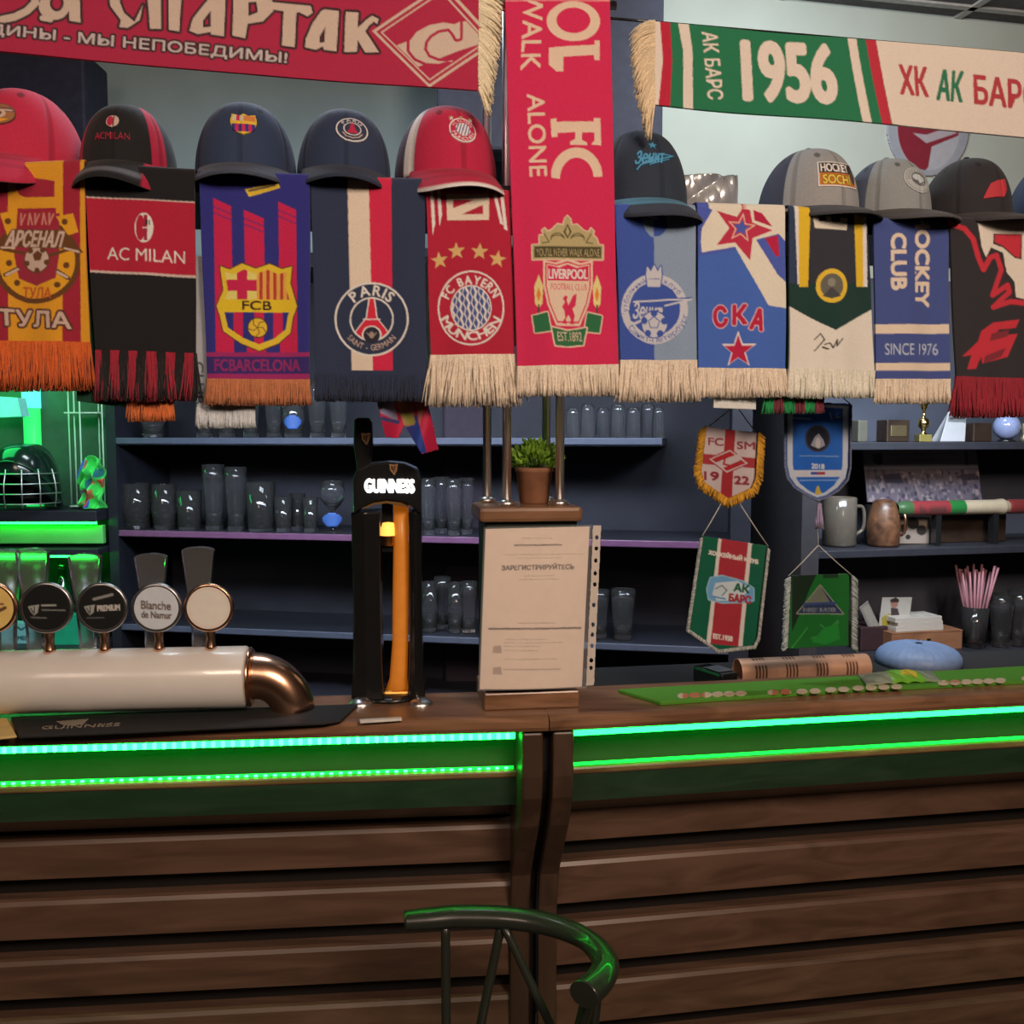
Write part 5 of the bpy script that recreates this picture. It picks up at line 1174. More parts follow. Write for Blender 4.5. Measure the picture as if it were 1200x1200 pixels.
c.line([(860, 533), (850, 536), (848, 544), (858, 546)], 2.2, S(170, 40, 50))
for t, x0, y0, x1, y1 in (('FC', 829, 512.5, 848, 522), ('SM', 864, 517, 886, 526.5), ('19', 824, 552, 842, 562.5), ('22', 861, 557.5, 879, 567.5)): c.text(t, (x0, y0), (x1, y0+1), (x0, y1), S(140, 40, 60), .05)
shp1 = [(826, 500), (888, 507), (886, 560), (882, 572), (853, 585), (824, 566), (820, 552)]
pennant('white and red shield pennant with gold fringe, upper one of the middle pair', FR, PD, (815, 496, 895, 590), shp1, c, [((829, 501), (862, 474)), ((886, 507), (862, 474))], None, [(826, 500), (820, 552), (824, 566), (853, 586), (882, 573), (887, 560), (890, 507)], .0022, 10, S(212, 160, 50))
GP = S(16, 96, 72)
c = Canvas(798, 618, 912, 772, GP); PRD = S(168, 52, 66)
c.poly([(842, 628), (846, 628), (832, 754), (827, 752)], S(220, 216, 214)); c.poly([(846, 628), (878, 635), (866, 758), (832, 754)], PRD); c.poly([(878, 635), (882.5, 636), (871, 758), (866, 758)], S(220, 216, 214))
c.text('ХОККЕЙНЫЙ КЛУБ', (830, 643), (890, 655), (829.5, 649.5), S(226, 222, 220), .03)
lg = [(832, 677), (846, 675), (872, 682), (884, 690), (884, 704), (878, 706), (846, 706), (830, 702), (828, 690)]
c.fill(c.dil(c.mpoly(lg), 1.3), S(150, 196, 222)); c.poly(lg, S(110, 170, 220)); c.poly([(838, 683), (866, 681), (880, 690), (868, 704), (840, 704), (834, 696)], S(200, 220, 232))
c.line([(838, 690), (846, 686), (852, 692), (846, 698)], 1.5, S(120, 140, 160)); c.line([(836, 699), (850, 702)], 2, S(90, 150, 210))
c.text('АК', (861, 683), (880, 686), (860, 693), S(20, 100, 70), .06); c.text('БАРС', (855, 695), (882, 699), (854, 705), S(160, 50, 60), .06)
c.text('EST.1958', (835, 742), (859, 746), (835, 748), S(226, 222, 220), .03)
shp2 = [(823, 628), (901, 640), (888, 750), (882, 758), (842, 762), (806, 740), (807, 732)]
pennant('green, red and white shield pennant, lower one of the middle pair', FR, PD-.004, (803, 622, 905, 766), shp2, c, [((823, 628), (843, 594)), ((900, 640), (868, 592)), ((843, 594), (846, 586)), ((868, 592), (866, 584))], None, [(822, 630), (806, 738), (842, 763), (884, 758), (889, 748), (901, 642)], .0012, 4, S(190, 196, 196))
c = Canvas(912, 462, 1008, 596, S(34, 100, 200))
shp3 = [(919, 470), (998, 473), (997, 548), (994, 562), (984, 574), (970, 583), (958, 586), (944, 580), (930, 571), (922, 560), (919, 545)]
m = c.mpoly(shp3); c.fill(m, S(60, 96, 160)); c.fill(c.mpoly([(958+(x-958)*.93, 528+(y-528)*.95) for x, y in shp3]), S(190, 206, 226)); c.clip = c.mpoly([(958+(x-958)*.78, 526+(y-526)*.90) for x, y in shp3]); c.rect(912, 462, 1008, 596, S(38, 104, 204))
c.ell((958.5, 514), 16, S(60, 66, 90)); c.ell((958.5, 514), 14, S(34, 38, 54)); c.poly([(950, 522), (955, 512), (960, 508), (966, 516), (968, 522), (960, 526)], S(150, 160, 180)); c.ell((959, 519), 3, S(190, 190, 200), 6)
c.text('2018', (951, 543), (967, 544), (951, 549), S(200, 215, 236), .03); c.rect(920, 551, 1000, 559, S(200, 210, 228)); c.rect(950, 553, 968, 556.5, S(160, 60, 80)); c.rect(950, 553, 958, 556.5, S(60, 80, 170))
c.line([(936, 563), (984, 563)], 1, S(130, 170, 226)); c.poly([(955, 580), (957, 571), (960, 569), (962, 575), (965, 580)], S(196, 180, 80)); c.line([(928, 490), (950, 491)], 2, S(160, 190, 230)); c.line([(974, 484), (976, 492)], 1.4, S(160, 190, 230)); c.line([(983, 484), (981, 489), (986, 489)], 1.2, S(160, 190, 230)); c.line([(936, 534), (984, 535)], 1, S(120, 160, 220)); c.clip = None
pennant('blue and white round-ended pennant with a pale tassel, right of the middle pair', FR, PD+.01, (914, 466, 1003, 590), shp3, c, [((921, 471), (958, 440)), ((996, 473), (958, 440))], None, [(919, 472), (919, 545), (922, 560), (930, 571), (944, 580), (958, 587), (970, 583), (984, 574), (994, 562), (997, 548), (998, 474)], .001, 2.2, S(130, 140, 180), tassel=(960, 590, 619, S(170, 160, 196)))
c = Canvas(908, 666, 1014, 772, S(28, 110, 48))
c.poly([(926, 674), (960, 668), (948, 690), (926, 740)], S(26, 46, 34)); c.poly([(965, 672), (985, 670), (985, 678), (966, 678)], S(30, 60, 40))
tri = [(962, 686), (932, 718), (990, 720)]; c.fill(c.dil(c.mpoly(tri), 1), S(150, 160, 150)); c.poly(tri, S(44, 60, 96)); c.poly([(962, 686), (943, 706), (975, 707)], S(110, 120, 110)); c.rect(940, 706, 982, 709, S(60, 80, 130)); c.text('EVEREST BUILDER', (940, 712), (982, 713), (940, 716.5), S(150, 160, 176), .02)
for pts in ([(926, 758), (945, 735)], [(950, 748), (975, 742), (985, 730)], [(955, 752), (970, 755), (985, 744)], [(962, 732), (972, 740), (984, 728)]): c.line(pts, 1.6, S(60, 150, 70))
c.poly([(950, 752), (968, 736), (985, 732), (986, 750), (970, 756)], S(36, 140, 58))
shp4 = [(926, 674), (997, 673), (996, 758), (922, 759)]
pennant('green satin pennant with a blue triangle and white side fringes, on one tilted string', FR, PD+.03, (918, 668, 1004, 764), shp4, c, [((924, 675), (959, 639)), ((998, 674), (959, 639)), ((959, 639), (958, 612))], None, [(925, 676), (921, 758)], .0016, 7.5, S(180, 196, 200), bow=.007)
last = [o for o in bpy.data.objects if o.name.startswith('pennant') and o.parent is None][-1]
st = []; dr = []; ln = []; cc = []
for k in range(220):
    y = 674+86*(k+.5)/220; st.append(FR.hit(998, y, PD+.03+random.uniform(-.003, .003))); dr.append(FR.U3+np.array([0, 0, -.4])); ln.append(8.5*px_m(st[-1])*random.uniform(.8, 1.1)); cc.append(np.array(S(180, 196, 200))*random.uniform(.7, 1.1))
strands('fringe', st, dr, ln, .0016, cc, YARN, last, droop=.12, jit=.5)
# hooks of the pennants on the shelf above
for px, py, dd, lab in ((862, 476, PD, 'white string loop above the shield pennants'), (958, 441, PD+.01, 'white string loop above the blue pennant'), (958.5, 613, PD+.03, 'white string loop above the green pennant')):
    a = Vector(FR.hit(px, py, dd)); tag(MB().tube([a+Vector((0, 0, -.002)), Vector((a.x, a.y+.001, ZSR-.021))], .0008, 6).build('string_loop', M_CORD, loc=a), lab, 'string', 'strings holding the pennants')

# ================================================================== SILVER BAG AND WALL EMBLEM
c = Canvas(784, 200, 868, 246, (.86, .88, .93)); rr_ = random.Random(9)
s_, t_ = np.meshgrid(np.linspace(0, 1, 84), np.linspace(0, 1, 46)); pp = bil([(788, 207), (863, 206), (864, 246), (786, 246)], s_, t_)
P = FR.hit(pp[..., 0], pp[..., 1], .19); rgh = sum(.012/(k+1)*np.abs(np.sin(s_*(4+2.3*k)+k*1.3+t_*(3-2.1*k))) for k in range(4))
P = P-FR.N3*(rgh*np.sin(np.clip(s_, .02, .98)*math.pi)**.5)[..., None]
fb = thing('foil_bag', Vector(FR.hit(825, 246, .19)), 'crumpled silver foil bag standing on the shelf beside the script cap', 'bag')
grid_mesh('foil', P, c.cell(pp[..., 0], pp[..., 1]), FR.N3*.006, mat('silver_foil', rough=.26, metal=.6, attr='Col', scale=14, bump=.2), fb)
FW = Frame((.36, 2.93), (3.1, 3.55))
c = Canvas(1036, 130, 1142, 212, S(168, 172, 184)); c.keep = c.mell((1088, 150), 48, 56)
c.fill(c.mell((1088, 150), 37, 50), S(190, 190, 200)); c.clip = c.mell((1088, 150), 36, 50); c.poly([(1050, 130), (1126, 130), (1126, 158), (1092, 172), (1088, 196), (1080, 205), (1050, 190)], S(146, 46, 62)); c.poly([(1070, 156), (1086, 168), (1122, 156), (1110, 150), (1086, 158)], S(190, 180, 190)); c.clip = None
P, C = flat(FW, [(1038, 90), (1138, 90), (1138, 206), (1038, 206)], -.006, 100, 116)
we = thing('wall_emblem', Vector(FW.hit(1088, 150, -.006)), 'round red and white emblem pennant fixed to the grey wall behind the caps', 'wall emblem')
grid_mesh('cloth', P, c.cell(C[..., 0], C[..., 1]), FW.N3*.0055, SATIN, we, cellkeep(c, C))

# ================================================================== GLASSWARE BEHIND THE BAR
def glass_mesh(kind, r, h):
    key = ('g', kind, round(r, 4), round(h, 4))
    if key in MATS: return MATS[key]
    if kind == 'tumbler': out = [(r*.86, 0), (r*.9, .002), (r, h)]; inn = [(r-.002, h), (r*.88, .012), (0, .010)]
    elif kind == 'tall': out = [(r*.72, 0), (r*.76, .003), (r*.8, h*.3), (r*.98, h*.8), (r, h)]; inn = [(r-.002, h), (r*.95, h*.8), (r*.74, h*.3), (r*.66, .016), (0, .013)]
    elif kind == 'barrel': out = [(r*.78, 0), (r*.82, .003), (r*1.0, h*.45), (r*.9, h)]; inn = [(r*.9-.002, h), (r*.97, h*.45), (r*.76, .015), (0, .012)]
    elif kind == 'upturned': out = [(r, 0), (r, .002), (r*.92, h*.8), (r*.86, h*.93), (r*.6, h), (0, h)]; inn = []
    elif kind == 'goblet': out = [(r*.8, 0), (r*.8, .002), (r*.2, .008), (.005, .02), (.005, h*.42), (r*.5, h*.5), (r, h*.68), (r*.96, h*.82), (r*.8, h)]; inn = [(r*.8-.002, h), (r*.93, h*.82), (r*.96, h*.68), (r*.45, h*.52), (0, h*.5)]
    elif kind == 'mug': out = [(r*.9, 0), (r*.95, .004), (r, h*.15), (r*.97, h)]; inn = [(r*.97-.004, h), (r*.92, .02), (0, .016)]
    mb = MB().lathe([(0, 0)]+out+inn, n=20)
    o = mb.build('tmp', M_GLASS); me = o.data; bpy.data.objects.remove(o); MATS[key] = me; return me
def glass(F, px, z, d, kind, wpx, hpx, label, group, name='drinking_glass', cat='glass', logo=None):
    h = F.hit(px, 600, d); s_, _ = F.sd(h); k = math.hypot(h[0], h[1])/FPX
    p = F.P(s_, d, z); me = glass_mesh(kind, wpx*k/2, hpx*k)
    if logo is None:
        o = link(name, me, None, p)
        return tag(o, label, cat, group)
    r = thing(name, p, label, cat, group); b = link('bowl', me, r)
    y0, y1, col = logo; rr = wpx*k/2*1.02; a = np.linspace(-.8, .8, 14); zz_ = np.linspace(0, 1, 10); A, Z = np.meshgrid(a, zz_); cv = Canvas(-1, -1, 2, 2, col)
    P = np.stack([p.x+rr*np.sin(A+.1), p.y-rr*np.cos(A+.1), p.z+(y1+(y0-y1)*Z)*k], -1)
    kp = ((A[:-1, :-1]+.06)/.8)**2+((Z[:-1, :-1]-.45)/.5)**2 < 1
    grid_mesh('logo', P, np.broadcast_to(np.array(col), P.shape).copy(), np.array([0, .0006, 0]), PRINT, r, kp); return r
ordn = ['first', 'second', 'third', 'fourth', 'fifth', 'sixth', 'seventh', 'eighth', 'ninth', 'tenth']
def row(F, z, items, d, where, group):
    for i, it in enumerate(items):
        px, kind, w, h = it[:4]; dd = d+(it[4] if len(it) > 4 and it[4] else 0)
        nm = {'tumbler': 'short tumbler', 'tall': 'tall beer glass', 'barrel': 'barrel glass', 'upturned': 'upturned glass', 'goblet': 'stemmed goblet', 'mug': 'thick glass mug'}[kind]
        glass(F, px, z, dd, kind, w, h, f'{nm}, {ordn[i]} from the left {where}', group, {'goblet': 'stemmed_goblet'}.get(kind, 'drinking_glass'), logo=it[5] if len(it) > 5 else None)
LBL = S(58, 96, 168)
row(FB, bz[0], [(182, 'barrel', 26, 40), (242, 'tall', 22, 66), (268, 'tall', 22, 66), (296, 'tall', 22, 66), (323, 'tall', 22, 66), (346, 'barrel', 26, 52, 0, (10, 26, LBL)), (373, 'tall', 22, 66), (398, 'tall', 22, 66)], .06, 'on the top shelf left of the stout tower', 'glasses on the top shelf')
row(FB, bz[0], [(671, 'upturned', 17, 36), (688, 'upturned', 18, 40), (706, 'upturned', 18, 36, .05), (723, 'upturned', 18, 40), (741, 'upturned', 18, 36), (758, 'upturned', 18, 40, .04), (770, 'upturned', 15, 36)], .05, 'on the top shelf right of the rods', 'small glasses on the top shelf')
row(FB, bz[1], [(160, 'barrel', 33, 50), (193, 'barrel', 29, 50), (222, 'tumbler', 28, 44), (251, 'tall', 25, 74), (277, 'tall', 25, 72), (306, 'tumbler', 33, 56), (332, 'tumbler', 20, 40), (349, 'tumbler', 18, 42, .05), (364, 'tumbler', 18, 40), (390, 'goblet', 30, 60, 0, (8, 24, LBL))], .06, 'on the middle shelf left of the stout tower', 'glasses on the middle shelf')
row(FB, bz[1], [(502, 'tall', 20, 66), (517, 'tall', 20, 66, .05), (532, 'tall', 20, 66), (547, 'tall', 18, 66, .04)], .05, 'on the middle shelf beside the pillar', 'glasses on the middle shelf')
row(FB, bz[2], [(503, 'barrel', 20, 60), (518, 'tall', 20, 62, .05), (533, 'barrel', 20, 60), (549, 'tall', 20, 62)], .06, 'on the lowest shelf beside the pillar', 'glasses on the lowest shelf')
row(FB, bz[2], [(703, 'tall', 24, 58), (731, 'tall', 29, 60)], .06, 'on the lowest shelf right of the notice', 'glasses on the lowest shelf')

# ================================================================== TROPHY SHELVES
def sb(px, d, z): h = FT.hit(px, 600, d); return FT.P(FT.sd(h)[0], d, z), math.hypot(h[0], h[1])/FPX
def block(name, x0, x1, hpx, z, d, dep, m, label, cat, lean=0., bev=.003, group=None):
    p, k = sb((x0+x1)/2, d, z); w = (x1-x0)*k; h = hpx*k
    M = Matrix.Translation(p)@Matrix.Rotation(FT.ang, 4, 'Z')@Matrix.Rotation(lean, 4, 'X')
    o = MB().box((0, dep/2, h/2), (w, dep, h), M, bev).build(name, m, loc=p)
    if label: tag(o, label, cat, group)
    return o, p, k, w, h, M
T0, T1, T2 = tz
M_DBROWN = wood('dark_box_wood', (.02, .012, .008), (.05, .03, .02), ax=(1, 8, 8)); M_CIGAR = wood('cedar_box', (.20, .09, .045), (.34, .17, .09), ax=(1, 8, 8), rough=.55)
block('trinket_box', 1003, 1015, 24, T0, .06, .04, mat('grey_trinket', S(90, 90, 80), .5), 'tiny grey trinket box at the left end of the top trophy shelf', 'box')
bx, p, k, w, h, M = block('trophy_plinth', 1036, 1064, 24, T0, .06, .05, M_DBROWN, None, None)
tp = thing('plaque_trophy', p, 'low dark plaque trophy on a brown block, second item on the top trophy shelf', 'trophy')
bx.parent = tp; bx.location = (0, 0, 0); bx.name = 'plinth'
MB().box((0, -.001, h*.5), (w*.7, .003, h*.5), M, .001).build('plate', mat('old_brass', (.32, .26, .14), .4, .9), tp)
p, k = sb(1079, .08, T0); cup = thing('gold_cup', p, 'slim gold cup trophy on a small base, on the top trophy shelf', 'trophy')
MB().box((p.x, p.y, p.z+.010), (20*k*.7, .035, .020), None, .002).build('base', mat('gilt_base', (.3, .26, .08), .4, .6), cup)
MB().lathe([(.012, .02), (.006, .026), (.006, .034), (.014, .042), (.016, .052), (.012, .062), (.004, .066), (.004, .085), (.008, .09), (.011, .10), (.012, .125), (.013, .13), (0, .13)], tuple(p), 24).build('cup', mat('gold', (.85, .62, .22), .2, 1.), cup)
c = Canvas(1090, 470, 1150, 520, S(190, 196, 204)); c.poly([(1112, 480), (1134, 481), (1133, 491), (1111, 490)], S(120, 126, 130)); c.line([(1114, 486), (1119, 485.6)], 2.4, S(60, 62, 66)); c.line([(1121, 485.6), (1130, 486)], 2.4, S(60, 62, 66))
P, C = flat(FT, [(1112, 478), (1133, 479), (1131, 513), (1102, 513)], .07, 40, 44); cs = thing('table_card', Vector(FT.hit(1116, 513, .08)), 'white folded table card standing on the top trophy shelf', 'card')
lift = T0+.001-P[-1, :, 2].mean(); P[..., 2] += lift
grid_mesh('card_face', P, c.cell(C[..., 0], C[..., 1]), FT.N3*.001, PRINT, cs)
MB().add([P[0, 0], P[0, -1], P[-1, -1]+FT.N3*.04, P[-1, 0]+FT.N3*.04]+[P[0, 0]+FT.N3*.001, P[0, -1]+FT.N3*.001, P[-1, -1]+FT.N3*.041, P[-1, 0]+FT.N3*.041], [[0, 1, 2, 3], [7, 6, 5, 4], [0, 4, 5, 1], [1, 5, 6, 2], [2, 6, 7, 3], [3, 7, 4, 0]]).build('card_back', mat('white_card', S(190, 196, 204), .6), cs)
block('brown_box', 1137, 1160, 20, T0, .06, .05, M_DBROWN, 'small dark brown wooden box beside the glass globe', 'box')
p, k = sb(1176, .07, T0); gl = thing('glass_globe', p, 'blue-grey glass globe ornament on the top trophy shelf', 'ornament')
MB().lathe([(0, 0), (9*k, 0), (9*k, .004), (6*k, .008), (0, .008)], tuple(p), 20).build('stand', M_BLACK, gl)
MB().lathe([(13.5*k*math.sin(t), .006+13.5*k-13.5*k*math.cos(t)) for t in np.linspace(.001, math.pi-.001, 18)], tuple(p), 28).build('globe', mat('blue_glass', S(150, 165, 210), .06, coat=.5), gl)
p, k = sb(1197, .05, T0); MBf = MB().lathe([(0, 0), (.012, 0), (.014, .01), (.006, .02), (.012, .035), (.008, .05), (0, .054)], tuple(p), 18)
tag(MBf.build('figurine', mat('bronze', (.30, .28, .20), .4, .6), loc=p), 'small bronze figurine cut by the right edge, top trophy shelf', 'figurine')
# framed team photograph leaning on the back
c = Canvas(1004, 516, 1150, 596, S(128, 130, 142)); rp = random.Random(12)
c.poly([(1004, 550), (1150, 548), (1150, 596), (1004, 596)], S(98, 92, 106))
for k_ in range(240):
    x, y = rp.uniform(1012, 1146), rp.uniform(552, 592); g_ = rp.choice([(70, 70, 84), (58, 54, 70), (120, 112, 120), (140, 130, 134), (84, 80, 92)]); c.ell((x, y), rp.uniform(1, 2.4), S(*g_), rp.uniform(1.5, 3.6))
c.poly([(1032, 556), (1052, 554), (1056, 566), (1034, 566)], S(52, 50, 70)); c.poly([(1122, 556), (1140, 554), (1142, 562), (1124, 564)], S(60, 56, 74))
c.poly([(1022, 532), (1033, 531), (1033, 543), (1028, 545), (1022, 542)], S(70, 74, 90)); c.line([(1038, 533), (1122, 531)], 1.6, S(106, 108, 122)); c.line([(1038, 539), (1094, 539)], 1.8, S(110, 112, 124)); c.poly([(1129, 529), (1134, 529), (1133, 546), (1130, 546)], S(90, 90, 96))
P, C = flat(FT, [(1010, 522), (1144, 524), (1146, 590), (1012, 588)], .17, 134, 68); P = P-FT.N3*(.02*np.linspace(0, 1, 69))[:, None, None]
P[..., 2] -= 0
ph = thing('team_photograph', Vector(FT.hit(1078, 590, .16)), 'pale landscape team photograph print standing on the middle trophy shelf', 'photograph')
grid_mesh('print', P, c.cell(C[..., 0], C[..., 1]), FT.N3*.004, PRINT, ph)
zb_ = float(P[-1, :, 2].min()); a_, b_ = FT.sd(P[-1, 0])[0], FT.sd(P[-1, -1])[0]
MB().fbox(FT, a_, b_, .15, .165, T1, zb_+.004).build('easel_foot', M_BLACK, ph)
# beer mug
p, k = sb(984, .10, T1); mg = thing('beer_mug', p, 'thick faceted glass beer mug at the left of the middle trophy shelf', 'mug')
MB().lathe([(0, 0), (17*k, 0), (19*k, .006), (18.5*k, 54*k), (17*k, 55*k), (15.5*k, 54*k), (16*k, .014), (0, .012)], tuple(p), 12).build('body', mat('smoky_mug_glass', S(150, 140, 126), .12, trans=.6), mg)
MB().tube(catmull([p+Vector(FT.U3)*17*k+Vector((0, 0, 44*k)), p+Vector(FT.U3)*29*k+Vector((0, 0, 42*k)), p+Vector(FT.U3)*30*k+Vector((0, 0, 20*k)), p+Vector(FT.U3)*18*k+Vector((0, 0, 11*k))], 6), .005, 10).build('handle', mat('smoky_mug_glass'), mg)
# carved wooden mug
p, k = sb(1036, .07, T1); wm = thing('carved_jug', p, 'squat brown carved jug beside the glass mug', 'jug')
MB().lathe([(0, 0), (15*k, 0), (17*k, .008), (18*k, 24*k), (15*k, 40*k), (12*k, 48*k), (9*k, 51*k), (0, 52*k)], tuple(p), 24).build('body', wood('carved_brown', (.05, .025, .014), (.22, .10, .05), ax=(3, 3, 3), scale=8), wm)
MB().tube(catmull([p+Vector((16*k, -.005, 36*k)), p+Vector((20*k, -.02, 34*k)), p+Vector((20*k, -.02, 16*k)), p+Vector((16*k, -.005, 12*k))], 5), .004, 8).build('handle', M_COPPER, wm)
# rolled scarf on a rest
p0, k = sb(1050, .05, 0); p1, k1 = sb(1215, .05, 0); zc_ = FT.hit(1110, 595, .05)[2]; rl2 = 8.2*k
uu, vv = np.meshgrid(np.linspace(0, 1, 180), np.linspace(0, 1, 24)); A = 2*math.pi*vv; c = Canvas(0, 0, 165, 10, S(70, 74, 66))
for x0, x1, cl in ((0, 16, S(60, 96, 60)), (16, 58, S(134, 48, 54)), (58, 76, S(30, 110, 50)), (76, 128, S(176, 164, 140)), (128, 165, S(120, 44, 44))): c.rect(x0, 0, x1, 10, cl)
c.line([(22, 5), (30, 4)], 1.4, S(90, 50, 48)); c.line([(33, 4.5), (52, 4.8)], 1.4, S(90, 50, 48))
ce_ = np.array([p0.x, p0.y, zc_])[None, None]+uu[..., None]*np.array([p1.x-p0.x, p1.y-p0.y, 0]); prof = 1-.25*np.exp(-((uu)/.03)**2)-.2*np.exp(-((uu-.77)/.015)**2)+.12*np.exp(-((uu-.74)/.03)**2)
Nn = np.cos(A)[..., None]*np.array([FT.n[0], FT.n[1], 0])+np.sin(A)[..., None]*np.array([0, 0, 1.])
bt = thing('souvenir_bat', Vector((p0.x, p0.y, zc_))/2+Vector((p1.x, p1.y, zc_))/2, 'green, red and cream rolled souvenir lying across dark rests, middle trophy shelf', 'souvenir')
grid_mesh('wrapped_roll', ce_+Nn*(rl2*prof)[..., None], c.cell(uu*165, (1-vv)*10), -Nn*.002, SATIN, bt)
for px in (1098, 1165):
    q, k = sb(px, .05, 0); MB().fbox(FT, FT.sd(q)[0]-.008, FT.sd(q)[0]+.008, .04, .062, T1, zc_-rl2*.9).build('rest', M_BLACK, bt)
c = Canvas(1048, 600, 1100, 640, S(150, 140, 130)); 
for x, y, r_ in ((1058, 618, 5), (1070, 612, 7), (1080, 620, 6), (1064, 628, 3)): c.ell((x, y), r_, S(44, 42, 40))
P, C = flat(FT, [(1053, 604), (1090, 605), (1089, 636), (1053, 636)], .09, 38, 34); P[..., 2] += T1-P[-1, :, 2].min()
o = grid_mesh('postcard', P, c.cell(C[..., 0], C[..., 1]), FT.N3*.002, PRINT); tag(o, 'small black and cream postcard standing behind the rolled souvenir', 'postcard')
block('wooden_box', 1101, 1182, 32, T1, .10, .10, M_DBROWN, 'dark wooden box behind the rolled souvenir on the middle trophy shelf', 'box')
# lower shelf
bx, p, k, w, h, M = block('card_box', 1012, 1046, 27, T2, .09, .09, mat('maroon_card', S(52, 34, 38), .6), 'dark maroon box of cards left of the cedar box', 'box')
def cardpx(label, quad, d, col, art=None, name='photo_card'):
    xs = [q[0] for q in quad]; ys = [q[1] for q in quad]; c = Canvas(min(xs)-2, min(ys)-2, max(xs)+3, max(ys)+3, col)
    if art: art(c)
    P, C = flat(FT, quad, d, int((max(xs)-min(xs))*1.2), int((max(ys)-min(ys))*1.2))
    o = grid_mesh(name, P, c.cell(C[..., 0], C[..., 1]), FT.N3*.0012, PRINT); return tag(o, label, 'card', 'cards on the lower trophy shelf')
def man(c): c.ell((1048, 707), 4.5, S(150, 110, 96), 5.5); c.poly([(1043, 703), (1050, 700), (1054, 703), (1053, 706), (1044, 706)], S(50, 40, 40)); c.poly([(1044, 712), (1052, 713), (1055, 724), (1054, 740), (1044, 740)], S(60, 50, 52)); c.poly([(1033, 724), (1043, 718), (1044, 738), (1034, 738)], S(150, 140, 50))
cardpx('pale photo card with a standing man in dark clothes, in the maroon box', [(1034, 700), (1069, 700), (1064, 741), (1029, 741)], .10, S(168, 166, 160), man)
cardpx('narrow grey photo card tilted left at the front of the maroon box', [(1007, 712), (1017, 704), (1032, 736), (1020, 741)], .095, S(120, 118, 116), lambda c: c.poly([(1010, 712), (1018, 708), (1030, 734), (1022, 738)], S(140, 138, 130)))
bx, p, k, w, h, M = block('cedar_box', 1048, 1136, 21, T2, .05, .11, M_CIGAR, None, None)
cb = thing('cigar_box', p, 'light cedar wooden box with a small brass clasp, lower trophy shelf', 'box'); bx.parent = cb; bx.location = (0, 0, 0); bx.name = 'body'
MB().box((0, -.002, h*.6), (.016, .005, .010), M, .002).build('clasp', mat('bright_brass', (.8, .6, .3), .25, 1.), cb)
MB().box((0, .055, h+.001), (w*1.005, .112, .003), M, .001).build('lid', M_CIGAR, cb)
for i, (x0, x1) in enumerate(((1053, 1112), (1055, 1111), (1052, 1110))):
    z_ = T2+h+.0025+i*.0125; o = block('card_stack', x0, x1, 5.4, z_, .06, .08, mat('paper_stack', S(186, 182, 174), .7, stretch=(1, 1, 30), scale=30, var=.2), None, None, bev=.001)[0]
    tag(o, ['lowest', 'middle', 'topmost'][i]+' bundle of white cards piled on the cedar box', 'card bundle', 'card bundles on the cedar box')
p, k = sb(1147, .07, T2); hol = thing('straw_holder', p, 'clear tumbler with a pink base that holds the pink straws', 'glass')
MB().lathe([(0, .001), (11.5*k, .001), (14*k, 44*k), (13.5*k, 44*k), (11*k, .012), (0, .012)], tuple(p), 24).build('cup', M_GLASS, hol)
MB().lathe([(0, .0125), (10.6*k, .0125), (11.3*k, .028), (0, .028)], tuple(p), 20).build('pink_filling', mat('pink_beads', S(196, 84, 96), .6), hol)
rs_ = random.Random(4)
STR = mat('pink_straw', S(172, 122, 134), .5, var=.25, scale=20); 
for i in range(22):
    a = i/22*2*math.pi+rs_.uniform(-.1, .1); r0 = rs_.uniform(2, 7)*k; r1 = (9+rs_.uniform(0, 13))*k; hh = (80+rs_.uniform(0, 9))*k
    q0 = p+Vector((r0*math.cos(a), r0*math.sin(a), .029)); q1 = p+Vector((r1*math.cos(a)*1.05, r1*math.sin(a)*.8, hh))
    o = MB().tube([q0, q1], .0032, 8).build('drinking_straw', STR, loc=q0); tag(o, 'pink paper straw in the bunch standing in the tumbler', 'straw', 'pink straws in the tumbler')
row(FT, T2, [(1178, 'tall', 24, 56), (1199, 'tall', 24, 58)], .06, 'beside the pink straws', 'glasses beside the straws')
p, k = sb(1197, .13, T2); cst = MB()
for i in range(5): cst.lathe([(0, i*.016+.002), (14*k, i*.016+.002), (17*k, i*.016+.06), (17.6*k, i*.016+.062), (16.4*k, i*.016+.062), (13.5*k, i*.016+.004), (0, i*.016+.004)], (p.x, p.y, p.z), 22)
tag(cst.build('cup_stack', mat('frosted_plastic', S(130, 134, 140), .4, alpha=.8), loc=p), 'stack of frosted plastic cups behind the glasses, right edge', 'cup stack')

# ================================================================== GREEN LIT NICHE ON THE LEFT
YN = 2.78
nz = lambda py, Y=YN: at_y(60, py, Y).z
xr = FB.P(aB0, 0, 0).x-.004; xl = -2.2
M_GRN = mat('green_lit_niche_paint', S(96, 190, 100), .6, scale=8)  # pale panel; the strip's green light is put into its colour
nb = thing('bottle_niche', (-1.6, 2.9, 0), 'open bar niche with green lit shelves at the left edge', 'shelf unit')
MB().box(((xl+xr)/2, 2.995, .95), (xr-xl, .03, 1.9), None).build('back_panel', mat('dark_green_panel', S(60, 90, 74), .6), nb)
z1, z2, z3 = nz(598), nz(643), nz(756)
MB().box(((xl+xr)/2, (YN+2.98)/2, z1-.017), (xr-xl, 2.98-YN, .032), None, .003).build('shelf_board', M_SHELF, nb)
MB().box(((xl+xr)/2, YN+.05, (nz(617)+nz(639))/2), (xr-xl, .02, nz(617)-nz(639)), None, .002).build('pale_fascia', M_GRN, nb)
MB().box(((xl+xr)/2, (YN+2.98)/2, z2-.010), (xr-xl, 2.98-YN, .018), None, .003).build('shelf_board', M_SHELF, nb)
